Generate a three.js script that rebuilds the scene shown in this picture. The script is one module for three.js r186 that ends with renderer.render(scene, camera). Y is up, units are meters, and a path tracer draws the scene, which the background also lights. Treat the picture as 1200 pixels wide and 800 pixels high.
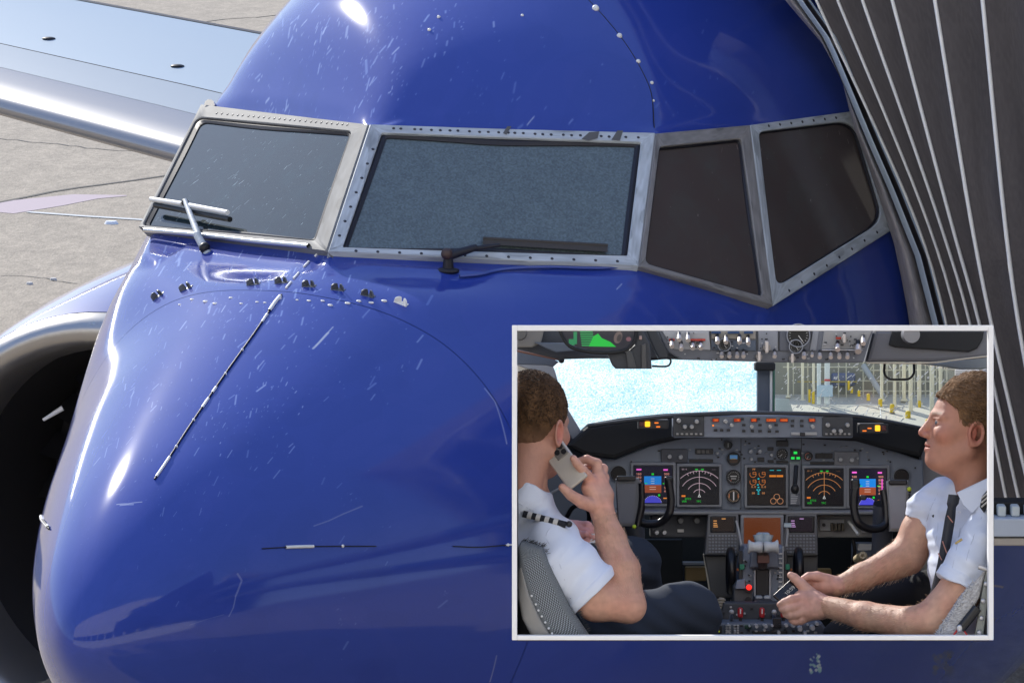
import * as THREE from 'three';
import { mergeGeometries, mergeVertices, toCreasedNormals } from 'three/addons/utils/BufferGeometryUtils.js';
import { RoundedBoxGeometry } from 'three/addons/geometries/RoundedBoxGeometry.js';
import { MeshBVH } from 'three-mesh-bvh';

// ---------------------------------------------------------------- camera, sky, sun, exposure
const scene = new THREE.Scene();
const RAD = Math.PI / 180, FOC = 4444, CAM_H = 5.2, PITCH = 8.865 * RAD;
const camera = new THREE.PerspectiveCamera(2 * Math.atan(400 / FOC) / RAD, 1024 / 682, 0.1, 2500);
camera.position.set(0, CAM_H, 0);
camera.rotation.set(-PITCH, 0, 0);
camera.updateMatrixWorld(true);
const renderer = new THREE.WebGLRenderer({ antialias: true });
renderer.toneMapping = THREE.LinearToneMapping;
renderer.toneMappingExposure = 1.5;
renderer.shadowMap.enabled = true;
const SUN = new THREE.Vector3(-0.42, 0.50, -0.76).normalize();
{
  const W = 512, H = 256, d = new Float32Array(W * H * 4), v = new THREE.Vector3();
  for (let j = 0; j < H; j++) for (let i = 0; i < W; i++) {
    const el = ((j + 0.5) / H - 0.5) * Math.PI, az = ((i + 0.5) / W - 0.5) * 2 * Math.PI;
    v.set(Math.cos(az) * Math.cos(el), Math.sin(el), Math.sin(az) * Math.cos(el));
    const c = Math.max(0, v.dot(SUN)), up = Math.max(0, v.y), t = Math.pow(1 - up, 3.6);
    const glow = 0.03 * Math.pow(c, 8) + 0.15 * Math.pow(c, 60);
    const o = (j * W + i) * 4;
    d[o] = 0.19 + 0.30 * t + glow; d[o + 1] = 0.29 + 0.32 * t + glow * 0.97; d[o + 2] = 0.55 + 0.26 * t + glow * 0.9; d[o + 3] = 1;
    if (v.y < 0) { d[o] = 0.3; d[o + 1] = 0.28; d[o + 2] = 0.26; }
  }
  const sky = new THREE.DataTexture(d, W, H, THREE.RGBAFormat, THREE.FloatType);
  sky.mapping = THREE.EquirectangularReflectionMapping; sky.magFilter = THREE.LinearFilter; sky.needsUpdate = true;
  scene.background = sky; scene.environment = sky;
}
const sun = new THREE.DirectionalLight(new THREE.Color(1, 0.95, 0.86), 3.6);
sun.position.copy(SUN).multiplyScalar(60).add(new THREE.Vector3(0, 2, -14));
sun.target.position.set(0, 2, -14);
sun.castShadow = true;
Object.assign(sun.shadow.camera, { left: -30, right: 30, top: 30, bottom: -30, near: 1, far: 150 });
sun.shadow.mapSize.set(4096, 4096);
scene.add(sun, sun.target);

// ---------------------------------------------------------------- helpers
const V = (x, y, z) => new THREE.Vector3(x, y, z);
function rng(seed) { let s = seed | 0; return () => { s = (s + 0x6d2b79f5) | 0; let t = Math.imul(s ^ (s >>> 15), 1 | s); t = (t + Math.imul(t ^ (t >>> 7), 61 | t)) ^ t; return ((t ^ (t >>> 14)) >>> 0) / 4294967296; }; }
const lerp = (a, b, t) => a + (b - a) * t, clamp = (x, a, b) => Math.min(b, Math.max(a, x)), smooth = (a, b, x) => { const t = clamp((x - a) / (b - a), 0, 1); return t * t * (3 - 2 * t); };
const lin = (r, g, b) => new THREE.Color().setRGB(r, g, b);
const used = new Map();
function numbered(name) { const n = used.get(name) ?? 0; used.set(name, n + 1); return n ? name + '_' + String(n).padStart(3, '0') : name; }
function shade(o) { o.traverse((m) => { if (m.isMesh) { m.castShadow = true; m.receiveShadow = true; } }); return o; }
function thing(name, label, category, pos, group) {
  const o = new THREE.Group(); o.name = numbered(name); o.userData = { label, category };
  if (group) o.userData.group = group;
  if (pos) o.position.copy(pos);
  scene.add(o); return o;
}
function part(name, geo, material, parent, label) {
  const g = Array.isArray(geo) ? merge(geo) : geo;
  const m = new THREE.Mesh(g, material); m.name = name; m.castShadow = m.receiveShadow = true;
  if (label) m.userData.label = label;
  parent.add(m); return m;
}
const stuff = (m) => { m.userData.kind = 'stuff'; return m; };
function structure(name, geo, material, parent = scene) {
  const m = part(name, geo, material, parent); if (parent === scene) { m.name = numbered(name); m.userData.kind = 'structure'; } return m;
}
function merge(list) {
  const gs = list.map((g) => { const n = g.index ? g.toNonIndexed() : g; for (const k of Object.keys(n.attributes)) if (!['position', 'normal', 'uv'].includes(k)) n.deleteAttribute(k); if (!n.attributes.uv) n.setAttribute('uv', new THREE.BufferAttribute(new Float32Array(n.attributes.position.count * 2), 2)); if (!n.attributes.normal) n.computeVertexNormals(); return n; });
  return mergeGeometries(gs);
}
// at(): a point that the photograph shows at pixel (x, y), so many metres from the lens plane
const at = (x, y, depth) => V((x - 600) / FOC * depth, (400 - y) / FOC * depth, -depth).applyMatrix4(camera.matrixWorld);
function tube(points, radius, seg = 24, sides = 8, closed = false, tension) {
  return new THREE.TubeGeometry(new THREE.CatmullRomCurve3(points, closed, 'centripetal'), seg, radius, sides, closed);
}
function bar(a, b, r0, r1 = r0, sides = 10) {           // capped tapered rod
  const d = b.clone().sub(a), g = new THREE.CylinderGeometry(r1, r0, d.length(), sides);
  g.applyQuaternion(new THREE.Quaternion().setFromUnitVectors(V(0, 1, 0), d.normalize()));
  const c = a.clone().add(b).multiplyScalar(0.5); g.translate(c.x, c.y, c.z); return g;
}
function box(x0, x1, y0, y1, z0, z1, r = 0.002) {
  const w = Math.abs(x1 - x0), h = Math.abs(y1 - y0), d = Math.abs(z1 - z0), q = Math.min(r, w / 2.01, h / 2.01, d / 2.01);
  const g = q > 0 ? new RoundedBoxGeometry(w, h, d, 1, q) : new THREE.BoxGeometry(w, h, d);
  g.translate((x0 + x1) / 2, (y0 + y1) / 2, (z0 + z1) / 2); return g;
}
function ball(c, r, w = 12, h = 8) { const g = new THREE.SphereGeometry(1, w, h); g.scale(...(r.isVector3 ? [r.x, r.y, r.z] : [r, r, r])); g.translate(c.x, c.y, c.z); return g; }
function grid(nu, nv, f, closeV = false) {             // surface through f(i, j)
  const p = [], uv = [], ix = [];
  for (let i = 0; i <= nu; i++) for (let j = 0; j <= nv; j++) { const q = f(i / nu, j / nv); p.push(q.x, q.y, q.z); uv.push(i / nu, j / nv); }
  for (let i = 0; i < nu; i++) for (let j = 0; j < nv; j++) { const a = i * (nv + 1) + j, b = a + nv + 1; ix.push(a, b, a + 1, b, b + 1, a + 1); }
  const g = new THREE.BufferGeometry(); g.setAttribute('position', new THREE.Float32BufferAttribute(p, 3)); g.setAttribute('uv', new THREE.Float32BufferAttribute(uv, 2)); g.setIndex(ix); g.computeVertexNormals(); return g;
}
// smooth 2-D noise that repeats after n cells
function makeNoise(n, seed) {
  const r = rng(seed), t = new Float32Array(n * n).map(() => r());
  return (x, y) => { const ix = Math.floor(x), iy = Math.floor(y), fx = x - ix, fy = y - iy, a = fx * fx * (3 - 2 * fx), b = fy * fy * (3 - 2 * fy), q = (i, j) => t[(((j % n) + n) % n) * n + (((i % n) + n) % n)];
    return lerp(lerp(q(ix, iy), q(ix + 1, iy), a), lerp(q(ix, iy + 1), q(ix + 1, iy + 1), a), b); };
}
function texture(W, H, f, srgb = true) {                // f(u, v) -> [r, g, b] in 0..1
  const d = new Uint8Array(W * H * 4);
  for (let j = 0; j < H; j++) for (let i = 0; i < W; i++) { const c = f(i / W, j / H), o = (j * W + i) * 4; for (let k = 0; k < 3; k++) d[o + k] = clamp((Array.isArray(c) ? c[k] : c) * 255, 0, 255); d[o + 3] = 255; }
  const t = new THREE.DataTexture(d, W, H); t.magFilter = THREE.LinearFilter; t.wrapS = t.wrapT = THREE.RepeatWrapping; if (srgb) t.colorSpace = THREE.SRGBColorSpace; t.needsUpdate = true; return t;
}
function canvasTexture(w, h, draw) {
  const c = document.createElement('canvas'); c.width = w; c.height = h; draw(c.getContext('2d'), w, h);
  const t = new THREE.CanvasTexture(c); t.colorSpace = THREE.SRGBColorSpace; t.magFilter = THREE.LinearFilter; return t;
}
const std = (color, roughness = 0.6, metalness = 0, extra = {}) => new THREE.MeshStandardMaterial({ color, roughness, metalness, ...extra });

// ---------------------------------------------------------------- ground
{
  const n1 = makeNoise(64, 3), n2 = makeNoise(256, 4), n3 = makeNoise(16, 5), r = rng(8);
  const tex = texture(1024, 1024, (u, v) => {
    const g = 0.5 + 0.30 * (n2(u * 256, v * 256) - 0.5) + 0.22 * (n1(u * 64, v * 64) - 0.5) + 0.16 * (n3(u * 16, v * 16) - 0.5) + 0.16 * (r() - 0.5), k = 0.595 + 0.17 * (g - 0.5) * 2;
    return [k * 1.06, k * 0.98, k * 0.86];
  });
  const bump = texture(512, 512, (u, v) => 0.5 + 0.5 * (n2(u * 256, v * 256) - 0.5) + 0.4 * (r() - 0.5), false);
  tex.repeat.set(1 / 3.5, 1 / 8); bump.repeat.set(1 / 3.5, 1 / 8);
  const gm = std(lin(0.98, 0.98, 0.98), 0.92, 0, { map: tex, bumpMap: bump, bumpScale: 0.006 });
  const g = new THREE.PlaneGeometry(1600, 1600, 8, 8); g.rotateX(-Math.PI / 2);
  const uv = g.attributes.uv, ps = g.attributes.position;
  for (let i = 0; i < uv.count; i++) uv.setXY(i, ps.getX(i), ps.getZ(i));
  const ground = structure('ground', g, gm);
  const flat = (x, y, lift = 0.004) => { const p = at(x, y, 10), o = camera.position, k = (lift - o.y) / (p.y - o.y); return o.clone().lerp(p, k); };
  const strip = (pts, w, lift) => {                    // a thin sheet along pixels on the ground
    const P = pts.map(([x, y]) => flat(x, y, lift)), p = [], ix = [];
    P.forEach((q, i) => { const a = P[Math.max(0, i - 1)], b = P[Math.min(P.length - 1, i + 1)], t = b.clone().sub(a).normalize(), s = V(-t.z, 0, t.x), ww = Array.isArray(w) ? w[i] : w; p.push(...q.clone().addScaledVector(s, ww / 2).toArray(), ...q.clone().addScaledVector(s, -ww / 2).toArray()); if (i) { const k = i * 2; ix.push(k - 2, k - 1, k, k - 1, k + 1, k); } });
    const g = new THREE.BufferGeometry(); g.setAttribute('position', new THREE.Float32BufferAttribute(p, 3)); g.setAttribute('uv', new THREE.Float32BufferAttribute(new Float32Array(p.length / 3 * 2), 2)); g.setIndex(ix); g.computeVertexNormals(); return g;
  };
  const both = (m) => { m.side = THREE.DoubleSide; return m; };
  const wob = (pts, n, amp, seed) => { const q = rng(seed), o = []; for (let i = 0; i < pts.length - 1; i++) for (let k = 0; k < n; k++) o.push([lerp(pts[i][0], pts[i + 1][0], k / n), lerp(pts[i][1], pts[i + 1][1], k / n) + (q() - 0.5) * amp]); o.push(pts.at(-1)); return o; };
  const tar = both(std(lin(0.025, 0.024, 0.022), 0.8));
  part('sealed_joint', strip(wob([[-40, 245], [60, 224], [184, 207], [260, 193]], 4, 0.8, 1), 0.075, 0.006), tar, ground);
  part('sealed_joint', strip(wob([[232, 27], [262, 22], [300, 20], [420, 8]], 4, 0.8, 2), 0.06, 0.006), tar, ground);
  const crack = both(std(lin(0.10, 0.095, 0.09), 0.9));
  part('crack', strip(wob([[-20, 161], [60, 168], [100, 173], [175, 178]], 6, 2.0, 3), 0.035, 0.005), crack, ground);
  part('crack', strip(wob([[0, 322], [45, 325], [90, 332]], 5, 2.0, 4), 0.02, 0.005), crack, ground);
  part('crack', strip(wob([[-10, 122], [30, 130], [70, 139]], 5, 1.5, 5), 0.03, 0.005), crack, ground);
  part('worn_paint', strip([[-20, 247], [40, 238], [100, 230], [148, 229]], [0.9, 0.85, 0.55, 0.08], 0.004), both(std(lin(0.46, 0.37, 0.38), 0.85)), ground, 'faded pink paint');
  part('painted_line', strip([[32, 248], [100, 253], [165, 257], [200, 260]], 0.11, 0.008), both(std(lin(0.55, 0.56, 0.54), 0.8)), ground);
  const stud = new THREE.CylinderGeometry(0.06, 0.08, 0.03, 16), sp = flat(130, 262, 0); stud.translate(sp.x, 0.015, sp.z);
  part('pavement_stud', stud, std(lin(0.85, 0.85, 0.83), 0.4), ground);
  for (const [x, y] of [[62, 328], [34, 333]]) { const s = new THREE.CylinderGeometry(0.03, 0.035, 0.02, 8), q = flat(x, y, 0); s.translate(q.x, 0.01, q.z); part('pebble', s, std(lin(0.6, 0.58, 0.54), 0.9), ground); }
}

// ---------------------------------------------------------------- airliner
const TIP_H = (() => at(93.37, 760.92, 11).y)();
const TH = 19.4725 * RAD;
const plane = thing('airliner', 'dark blue airliner nose with silver framed cockpit windows, docked at the jet bridge', 'airplane', (() => { const p = at(93.37, 760.92, 11); p.y = 0; return p; })());
plane.rotation.y = -TH; plane.updateMatrixWorld(true);
const toPlane = plane.matrixWorld.clone().invert();
const KA = [0, .08, .25, .5, .9, 1.4, 1.9, 2.4, 3.0, 4.0, 5.0, 6.5, 9, 26, 34].map(Math.sqrt);
const KT = [0, 0.156, 0.29, 0.42, 0.565, 0.733, 0.911, 1.266, 1.641, 2.032, 2.233, 2.332, 2.35, 2.35, 2.1];
const KB = [0, -0.149, -0.301, -0.458, -0.685, -0.948, -1.142, -1.295, -1.50, -1.78, -1.98, -2.1, -2.1, -1.6, 1.0];
const KW = [0, 0.133, 0.262, 0.398, 0.605, 0.836, 1.037, 1.197, 1.37, 1.61, 1.82, 1.99, 2.02, 1.85, 0.3];
function pchip(xk, yk) {
  const n = xk.length, h = [], d = [], m = new Array(n).fill(0);
  for (let i = 0; i < n - 1; i++) { h.push(xk[i + 1] - xk[i]); d.push((yk[i + 1] - yk[i]) / h[i]); }
  for (let i = 1; i < n - 1; i++) m[i] = d[i - 1] * d[i] > 0 ? 2 * d[i - 1] * d[i] / (d[i - 1] + d[i]) : 0;
  m[0] = d[0]; m[n - 1] = d[n - 2];
  return (x) => { let i = 0; while (i < n - 2 && x > xk[i + 1]) i++; const t = (x - xk[i]) / h[i], a = t * t, b = a * t; return yk[i] * (2 * b - 3 * a + 1) + yk[i + 1] * (3 * a - 2 * b) + h[i] * (m[i] * (b - 2 * a + t) + m[i + 1] * (b - a)); };
}
const fT = pchip(KA, KT), fB = pchip(KA, KB), fW = pchip(KA, KW);
const cuts = [];                                       // window planes {n, d} in the airliner's axes
function skin(a, ph) {                                  // eased outside the window panels
  const p = skin0(a, ph);
  if (!cuts.length || a > 4.2 || a < 1.2) return p;
  let w = 1; for (const { edges, m3 } of cuts) w = Math.min(w, smooth(0.004, 0.07, Math.max(...edges.map((e) => e.n.dot(p) - e.d))));
  w *= smooth(1.2, 1.6, a) * smooth(4.2, 3.7, a);
  if (w < 0.01) return p;
  const s = V(0, 0, 0), R = 0.15, f = R / 1.1; let n = 0;
  for (let i = -2; i <= 2; i++) for (let j = -2; j <= 2; j++) { const k = Math.exp(-(i * i + j * j) / 4); s.addScaledVector(skin0(a + i * R * 0.5, ph + j * f * 0.5), k); n += k; }
  return p.lerp(s.multiplyScalar(1 / n), w);
}
function skin0(a, ph) {                                 // point of the skin a metres behind the tip
  const s = Math.sqrt(Math.max(a, 0)), t = fT(s), b = fB(s), w = fW(s), c = V(0, (t + b) / 2 + TIP_H, -a);
  const p = V(w * Math.cos(ph), (t + b) / 2 + (t - b) / 2 * Math.sin(ph) + TIP_H, -a);
  if (!cuts.length || a > 5 || a < 0.6) return p;
  const dir = p.clone().sub(c); let r = 1;
  for (const { n, d: d00, edges, sad } of cuts) { const q = n.dot(dir); if (q > 1e-4) { const out = Math.max(0, ...edges.map((e) => e.n.dot(p) - e.d)); if (out > 0.5) continue; const qm = p.clone().sub(sad.m), d0 = d00 - sad.T * clamp(qm.dot(sad.ex) / sad.a, -1.15, 1.15) * clamp(qm.dot(sad.ey) / sad.b, -1.15, 1.15); const low = edges[2].n.dot(p) - edges[2].d >= out - 1e-6, d = d0 + (low ? out * 0.2 + out * out * 2.0 : out * 0.05 + out * out * 0.9), k = (d - n.dot(c)) / q; if (k > 0.3 && k < r + 0.4) { const e = 0.012 + Math.min(out, 0.12) * 0.3, hh = clamp(0.5 + 0.5 * (r - k) / e, 0, 1); r = lerp(r, k, hh) - e * hh * (1 - hh); } } }
  return c.addScaledVector(dir, r);
}
function skinGeo(a0, a1, na, nphi, ph0 = 0, ph1 = 2 * Math.PI) {
  const s0 = Math.sqrt(a0), s1 = Math.sqrt(a1);
  const g = grid(na, nphi, (u, v) => skin(lerp(s0, s1, u) ** 2, lerp(ph0, ph1, v)));
  const uv = g.attributes.uv;
  for (let i = 0; i < uv.count; i++) uv.setXY(i, lerp(ph0, ph1, uv.getY(i)) / (2 * Math.PI), lerp(s0, s1, uv.getX(i)) / 2.6);
  return g;
}
function picker(geo) {                                  // pixel -> point and normal on the skin, in the airliner's axes
  const bvh = new MeshBVH(geo.clone()), inv = toPlane, o = camera.position.clone().applyMatrix4(inv);
  return (x, y) => { const d = at(x, y, 10).applyMatrix4(inv).sub(o).normalize(), h = bvh.raycastFirst(new THREE.Ray(o, d), THREE.DoubleSide); if (!h) return null; const n = h.face.normal.clone(); if (n.dot(d) > 0) n.negate(); return { p: h.point, n, d }; };
}
let pick = picker(skinGeo(0, 9, 160, 240));
// window corners, taken where the photograph shows them on the smooth nose
const PX = { A: [236, 123], Bt: [433, 147], Bb: [384, 296], C: [163, 267], D: [768, 157], E: [748, 313], F: [878, 147], G: [905, 359], H: [996, 131], I: [1043, 271] };
const CN = {}; for (const k in PX) { let [x, y] = PX[k], h; while (!(h = pick(x, y))) x += 2; CN[k] = h.p; }
const QUADS = { R1: ['A', 'Bt', 'Bb', 'C'], L1: ['Bt', 'D', 'E', 'Bb'], L2: ['D', 'F', 'G', 'E'], L3: ['F', 'H', 'I', 'G'] };
const PLN = {};
for (const k in QUADS) {
  const [a, b, c, d] = QUADS[k].map((q) => CN[q]), n = c.clone().sub(a).cross(d.clone().sub(b)).normalize(), m = a.clone().add(b).add(c).add(d).multiplyScalar(0.25);
  if (n.z < 0) n.negate();
  PLN[k] = { n, d: n.dot(m), m, quad: [a, b, c, d] };
}
const mirror = (n) => V(-n.x, n.y, n.z);
for (const k in PLN) {
  const { n, d, m, quad } = PLN[k];
  const edges = quad.map((a, i) => { const b = quad[(i + 1) % 4], e = b.clone().sub(a).cross(n).normalize(); if (e.dot(m) > e.dot(a)) e.negate(); return { n: e, d: e.dot(a) }; });
  const ex = quad[1].clone().sub(quad[0]).add(quad[2]).sub(quad[3]).normalize(), ey = n.clone().cross(ex), half = (v) => quad.reduce((s, q) => s + Math.abs(q.clone().sub(m).dot(v)) / 4, 0), sad = { m, ex, ey, a: half(ex), b: half(ey), T: n.dot(quad[0]) - d };
  cuts.push({ n, d: d - 0.019, edges, sad });
  if (k === 'L2' || k === 'L3') cuts.push({ n: mirror(n), d: d - 0.019, edges: edges.map((e) => ({ n: mirror(e.n), d: e.d })), sad: { ...sad, m: mirror(m), ex: mirror(ex), ey: mirror(ey) } });
}
pick = picker(skinGeo(0, 9, 300, 400));

// colours of the airliner
const M = {};
const flowDots = [];
const polar = (p) => { const a = -p.z, q = Math.sqrt(Math.max(a, 0)), t = fT(q), b = fB(q); let ph = Math.atan2((p.y - TIP_H - (t + b) / 2) / ((t - b) / 2), p.x / fW(q)); if (ph < -0.8) ph += 2 * Math.PI; return { a, ph, u: (ph + 0.8) / 4.6, v: q / 2.6 }; };
{
  const S = 2048, c = document.createElement('canvas'); c.width = c.height = S; const g = c.getContext('2d');
  g.fillStyle = 'rgb(45,66,151)'; g.fillRect(0, 0, S, S);
  const r = rng(77);
  for (let i = 0; i < 900; i++) {                        // faint patches of film and old polish
    g.fillStyle = r() < 0.5 ? 'rgba(56,76,160,0.14)' : 'rgba(35,55,141,0.14)';
    g.beginPath(); g.ellipse(r() * S, r() * S, 8 + r() * 40, 8 + r() * 60, r() * 3, 0, 7); g.fill();
  }
  const uvOf = (x, y) => { const h = pick(x, y); if (!h) return null; const q = polar(h.p); return [q.u * S, (1 - q.v) * S]; };
  const stroke = (pts, w, style) => { const q = pts.map((p) => uvOf(...p)); if (q.some((p) => !p)) return; g.strokeStyle = style; g.lineWidth = w; g.lineCap = 'round'; g.beginPath(); q.forEach((p, i) => (i ? g.lineTo(...p) : g.moveTo(...p))); g.stroke(); };
  // stone chips and splashes along the flow, painted denser and paler where sunlight falls
  const zones = [[300, 0, 470, 125, 230, 1], [430, 0, 560, 60, 60, 1], [150, 290, 420, 345, 190, 1], [110, 345, 330, 520, 330, 1], [330, 350, 480, 460, 45, 0.8], [60, 450, 300, 620, 120, 0.8], [300, 480, 600, 740, 34, 0.5], [560, 20, 760, 150, 26, 0.5], [770, 20, 980, 140, 14, 0.4], [130, 640, 420, 780, 20, 0.4]];
  for (const [x0, y0, x1, y1, n, k] of zones) for (let i = 0, cx = 0, cy = 0, sp = 0; i < n * 1.5; i++) {
    if (i % 9 === 0) { cx = lerp(x0, x1, r()); cy = lerp(y0, y1, r()); sp = 6 + r() * 60; }
    const x = cx + (r() + r() + r() - 1.5) * sp, y = cy + (r() + r() + r() - 1.5) * sp * 1.3, big = r() ** 9, L = (0.2 + r() ** 3 * 2.6 + big * 12), an = (y < 140 ? 112 : 122) * RAD + (r() - 0.5) * 0.9, w = 0.5 + r() ** 2 * 1.6 + big * 2.2;
    const t = 0.2 + r() * 0.55; 
    stroke([[x, y], [x + Math.cos(an) * L, y + Math.sin(an) * L]], w, `rgba(${(lerp(90, 196, t * k)) | 0},${(lerp(115, 204, t * k)) | 0},${(lerp(190, 226, t * k)) | 0},${(0.55 * k + 0.3 * r()).toFixed(2)})`);
  }
  // scuffs, each where the photograph shows it
  const grey = 'rgba(150,152,178,0.75)', pale = 'rgba(178,184,206,0.85)';
  stroke([[367, 408], [374, 401], [384, 390]], 4.5, 'rgba(165,172,196,0.9)'); stroke([[370, 405], [380, 394], [390, 383]], 2.2, pale);
  stroke([[136, 591], [150, 590], [166, 588]], 2.2, pale); stroke([[140, 592], [156, 591]], 2.6, 'rgba(190,196,214,0.7)');
  stroke([[368, 616], [385, 610], [402, 602], [424, 593]], 3.2, 'rgba(110,118,165,0.8)');
  stroke([[278, 672], [283, 680], [276, 698]], 4.2, 'rgba(105,115,170,0.85)'); stroke([[276, 698], [273, 712], [268, 722]], 2.6, 'rgba(110,120,172,0.85)');
  stroke([[222, 732], [240, 726], [262, 720]], 2, 'rgba(100,110,165,0.8)');
  stroke([[568, 455], [580, 470], [588, 495], [594, 520]], 1.6, 'rgba(150,155,190,0.8)');
  stroke([[582, 768], [578, 785], [574, 799]], 1.8, 'rgba(130,132,170,0.8)');
  stroke([[618, 146], [626, 137]], 1.2, pale); stroke([[722, 338], [728, 332]], 1.2, pale);
  for (let i = 0; i < 26; i++) { const x = 955 + (r() - 0.5) * 12, y = 776 + (r() - 0.5) * 22; stroke([[x, y], [x + 1.5, y + 1.5]], 1 + r() * 2.6, r() < 0.5 ? 'rgba(150,190,190,0.9)' : 'rgba(205,215,215,0.9)'); }
  for (let i = 0; i < 40; i++) { const x = 1105 + (r() - 0.5) * 22, y = 775 + (r() - 0.5) * 26; stroke([[x, y], [x + 3, y + 3]], 2 + r() * 3, 'rgba(88,84,98,0.35)'); }
  stroke([[1165, 686], [1172, 687], [1176, 688]], 1.8, 'rgba(150,130,130,0.9)');
  const t = new THREE.CanvasTexture(c); t.colorSpace = THREE.SRGBColorSpace; t.magFilter = THREE.LinearFilter; t.wrapS = t.wrapT = THREE.ClampToEdgeWrapping;
  const peelNoise = makeNoise(128, 6), peel2 = makeNoise(64, 7), peel = texture(512, 512, (u, v) => 0.5 + 0.6 * (peelNoise(u * 128, v * 128) - 0.5) + 0.4 * (peel2(u * 32, v * 32) - 0.5), false);
  peel.repeat.set(6, 6);
  M.blue = new THREE.MeshPhysicalMaterial({ color: lin(1, 1, 1), map: t, roughness: 0.7, specularIntensity: 0.06, clearcoat: 1, clearcoatRoughness: 0.08, bumpMap: peel, bumpScale: 0.0003 });
  M.bluePlain = new THREE.MeshPhysicalMaterial({ color: lin(0.015, 0.047, 0.28), roughness: 0.6, clearcoat: 1, clearcoatRoughness: 0.05 });
}
M.frame = std(lin(0.50, 0.55, 0.60), 0.6, 0); M.frameSunDimmed = std(lin(0.185, 0.19, 0.195), 0.7, 0); M.frameDull = std(lin(0.26, 0.255, 0.26), 0.65, 0);  // darker copy for the sunlit frame, its strong light taken down in the colour
{ const a = makeNoise(64, 61), b = makeNoise(128, 62), t = texture(128, 512, (u, v) => { const k = 0.92 + 0.14 * (a(u * 8, v * 60) - 0.5) + 0.12 * (b(u * 30, v * 128) - 0.5) - (a(u * 5 + 3, v * 33) > 0.86 ? 0.12 : 0); return [k, k, k]; }); for (const k of ['frame', 'frameDull', 'frameSunDimmed']) M[k].map = t; }
M.rubber = std(lin(0.012, 0.012, 0.02), 0.55); M.rivet = std(lin(0.05, 0.05, 0.06), 0.5, 0.5); M.bareMetal = std(lin(0.72, 0.72, 0.73), 0.24, 1);
M.brushed = std(lin(0.66, 0.66, 0.66), 0.3, 1); M.black = std(lin(0.008, 0.008, 0.009), 0.5); M.matteBlack = std(lin(0.012, 0.012, 0.013), 0.85); M.whitePaint = std(lin(0.78, 0.78, 0.76), 0.45);

// radome and fuselage meet in an open seam
{
  const pts = [[160, 375], [185, 355], [250, 344], [330, 345], [430, 365], [520, 395], [575, 450], [598, 520]].map((q) => polar(pick(...q).p)).sort((a, b) => a.ph - b.ph);
  const seam = (ph) => { if (ph <= pts[0].ph) return lerp(pts[0].a, 1.35, smooth(pts[0].ph, -1, ph)); if (ph >= pts.at(-1).ph) return lerp(pts.at(-1).a, 1.4, smooth(pts.at(-1).ph, 4.6, ph)); let i = 0; while (pts[i + 1].ph < ph) i++; return lerp(pts[i].a, pts[i + 1].a, smooth(pts[i].ph, pts[i + 1].ph, ph)); };
  const sm = (ph) => { let s = 0; for (let k = -8; k <= 8; k++) s += seam(ph + k * 0.04); return s / 17; };
  const P0 = -0.8, P1 = -0.8 + 2 * Math.PI;
  const shell = (lo, hi, na, np, sink = 0) => { const g = grid(na, np, (u, v) => { const ph = lerp(P0, P1, v), a = lerp(Math.sqrt(lo(ph)), Math.sqrt(hi(ph)), u) ** 2, p = skin(a, ph); return sink ? p.sub(V(0, TIP_H, -a)).multiplyScalar(1 - sink).add(V(0, TIP_H, -a)) : p; });
    const uv = g.attributes.uv, ps = g.attributes.position; for (let i = 0; i < uv.count; i++) { const ph = lerp(P0, P1, uv.getY(i)), l = lo(ph), h = hi(ph), a = lerp(Math.sqrt(l), Math.sqrt(h), uv.getX(i)); uv.setXY(i, (ph + 0.8) / 4.6, a / 2.6); } return g; };
  const rad = shell(() => 0, (ph) => sm(ph) - 0.0016, 150, 300);
  part('radome', rad, M.blue, plane);
  part('fuselage', mergeGeometries([shell((ph) => sm(ph) + 0.0016, () => 6, 320, 560), shell(() => 6, () => 34, 40, 560)]), M.blue, plane);
  part('seam_gasket', shell((ph) => sm(ph) - 0.02, (ph) => sm(ph) + 0.02, 2, 300, 0.003), M.bluePlain, plane);
}

// ---- cockpit windows: frame (> rivet), seal and pane for each
const inPlane = toPlane;
function rayLocal(x, y) { const o = camera.position.clone().applyMatrix4(inPlane), d = at(x, y, 10).applyMatrix4(inPlane).sub(o).normalize(); return { o, d }; }
function onPatch(k, x, y, lift = 0) {
  const { n, d, quad: [a, b, c, e] } = PLN[k], { o, d: dir } = rayLocal(x, y), e1 = b.clone().sub(a).normalize(), e2 = n.clone().cross(e1);
  const f = (p) => [p.clone().sub(a).dot(e1), p.clone().sub(a).dot(e2)], Q = [a, b, c, e].map(f), off = [a, b, c, e].map((q) => n.dot(q) - d);
  let h = 0, p;
  for (let it = 0; it < 4; it++) {
    p = o.clone().addScaledVector(dir, (d + h - n.dot(o)) / n.dot(dir));
    const [X, Y] = f(p); let u = 0.5, v = 0.5;
    for (let q = 0; q < 12; q++) { const F = [0, 1].map((m) => lerp(lerp(Q[0][m], Q[1][m], u), lerp(Q[3][m], Q[2][m], u), v) - [X, Y][m]), du = [0, 1].map((m) => lerp(Q[1][m] - Q[0][m], Q[2][m] - Q[3][m], v)), dv = [0, 1].map((m) => lerp(Q[3][m] - Q[0][m], Q[2][m] - Q[1][m], u)), D = du[0] * dv[1] - du[1] * dv[0]; u -= (F[0] * dv[1] - F[1] * dv[0]) / D; v -= (du[0] * F[1] - du[1] * F[0]) / D; }
    h = lerp(lerp(off[0], off[1], u), lerp(off[3], off[2], u), v);
  }
  return p.addScaledVector(n, lift);
}
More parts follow.
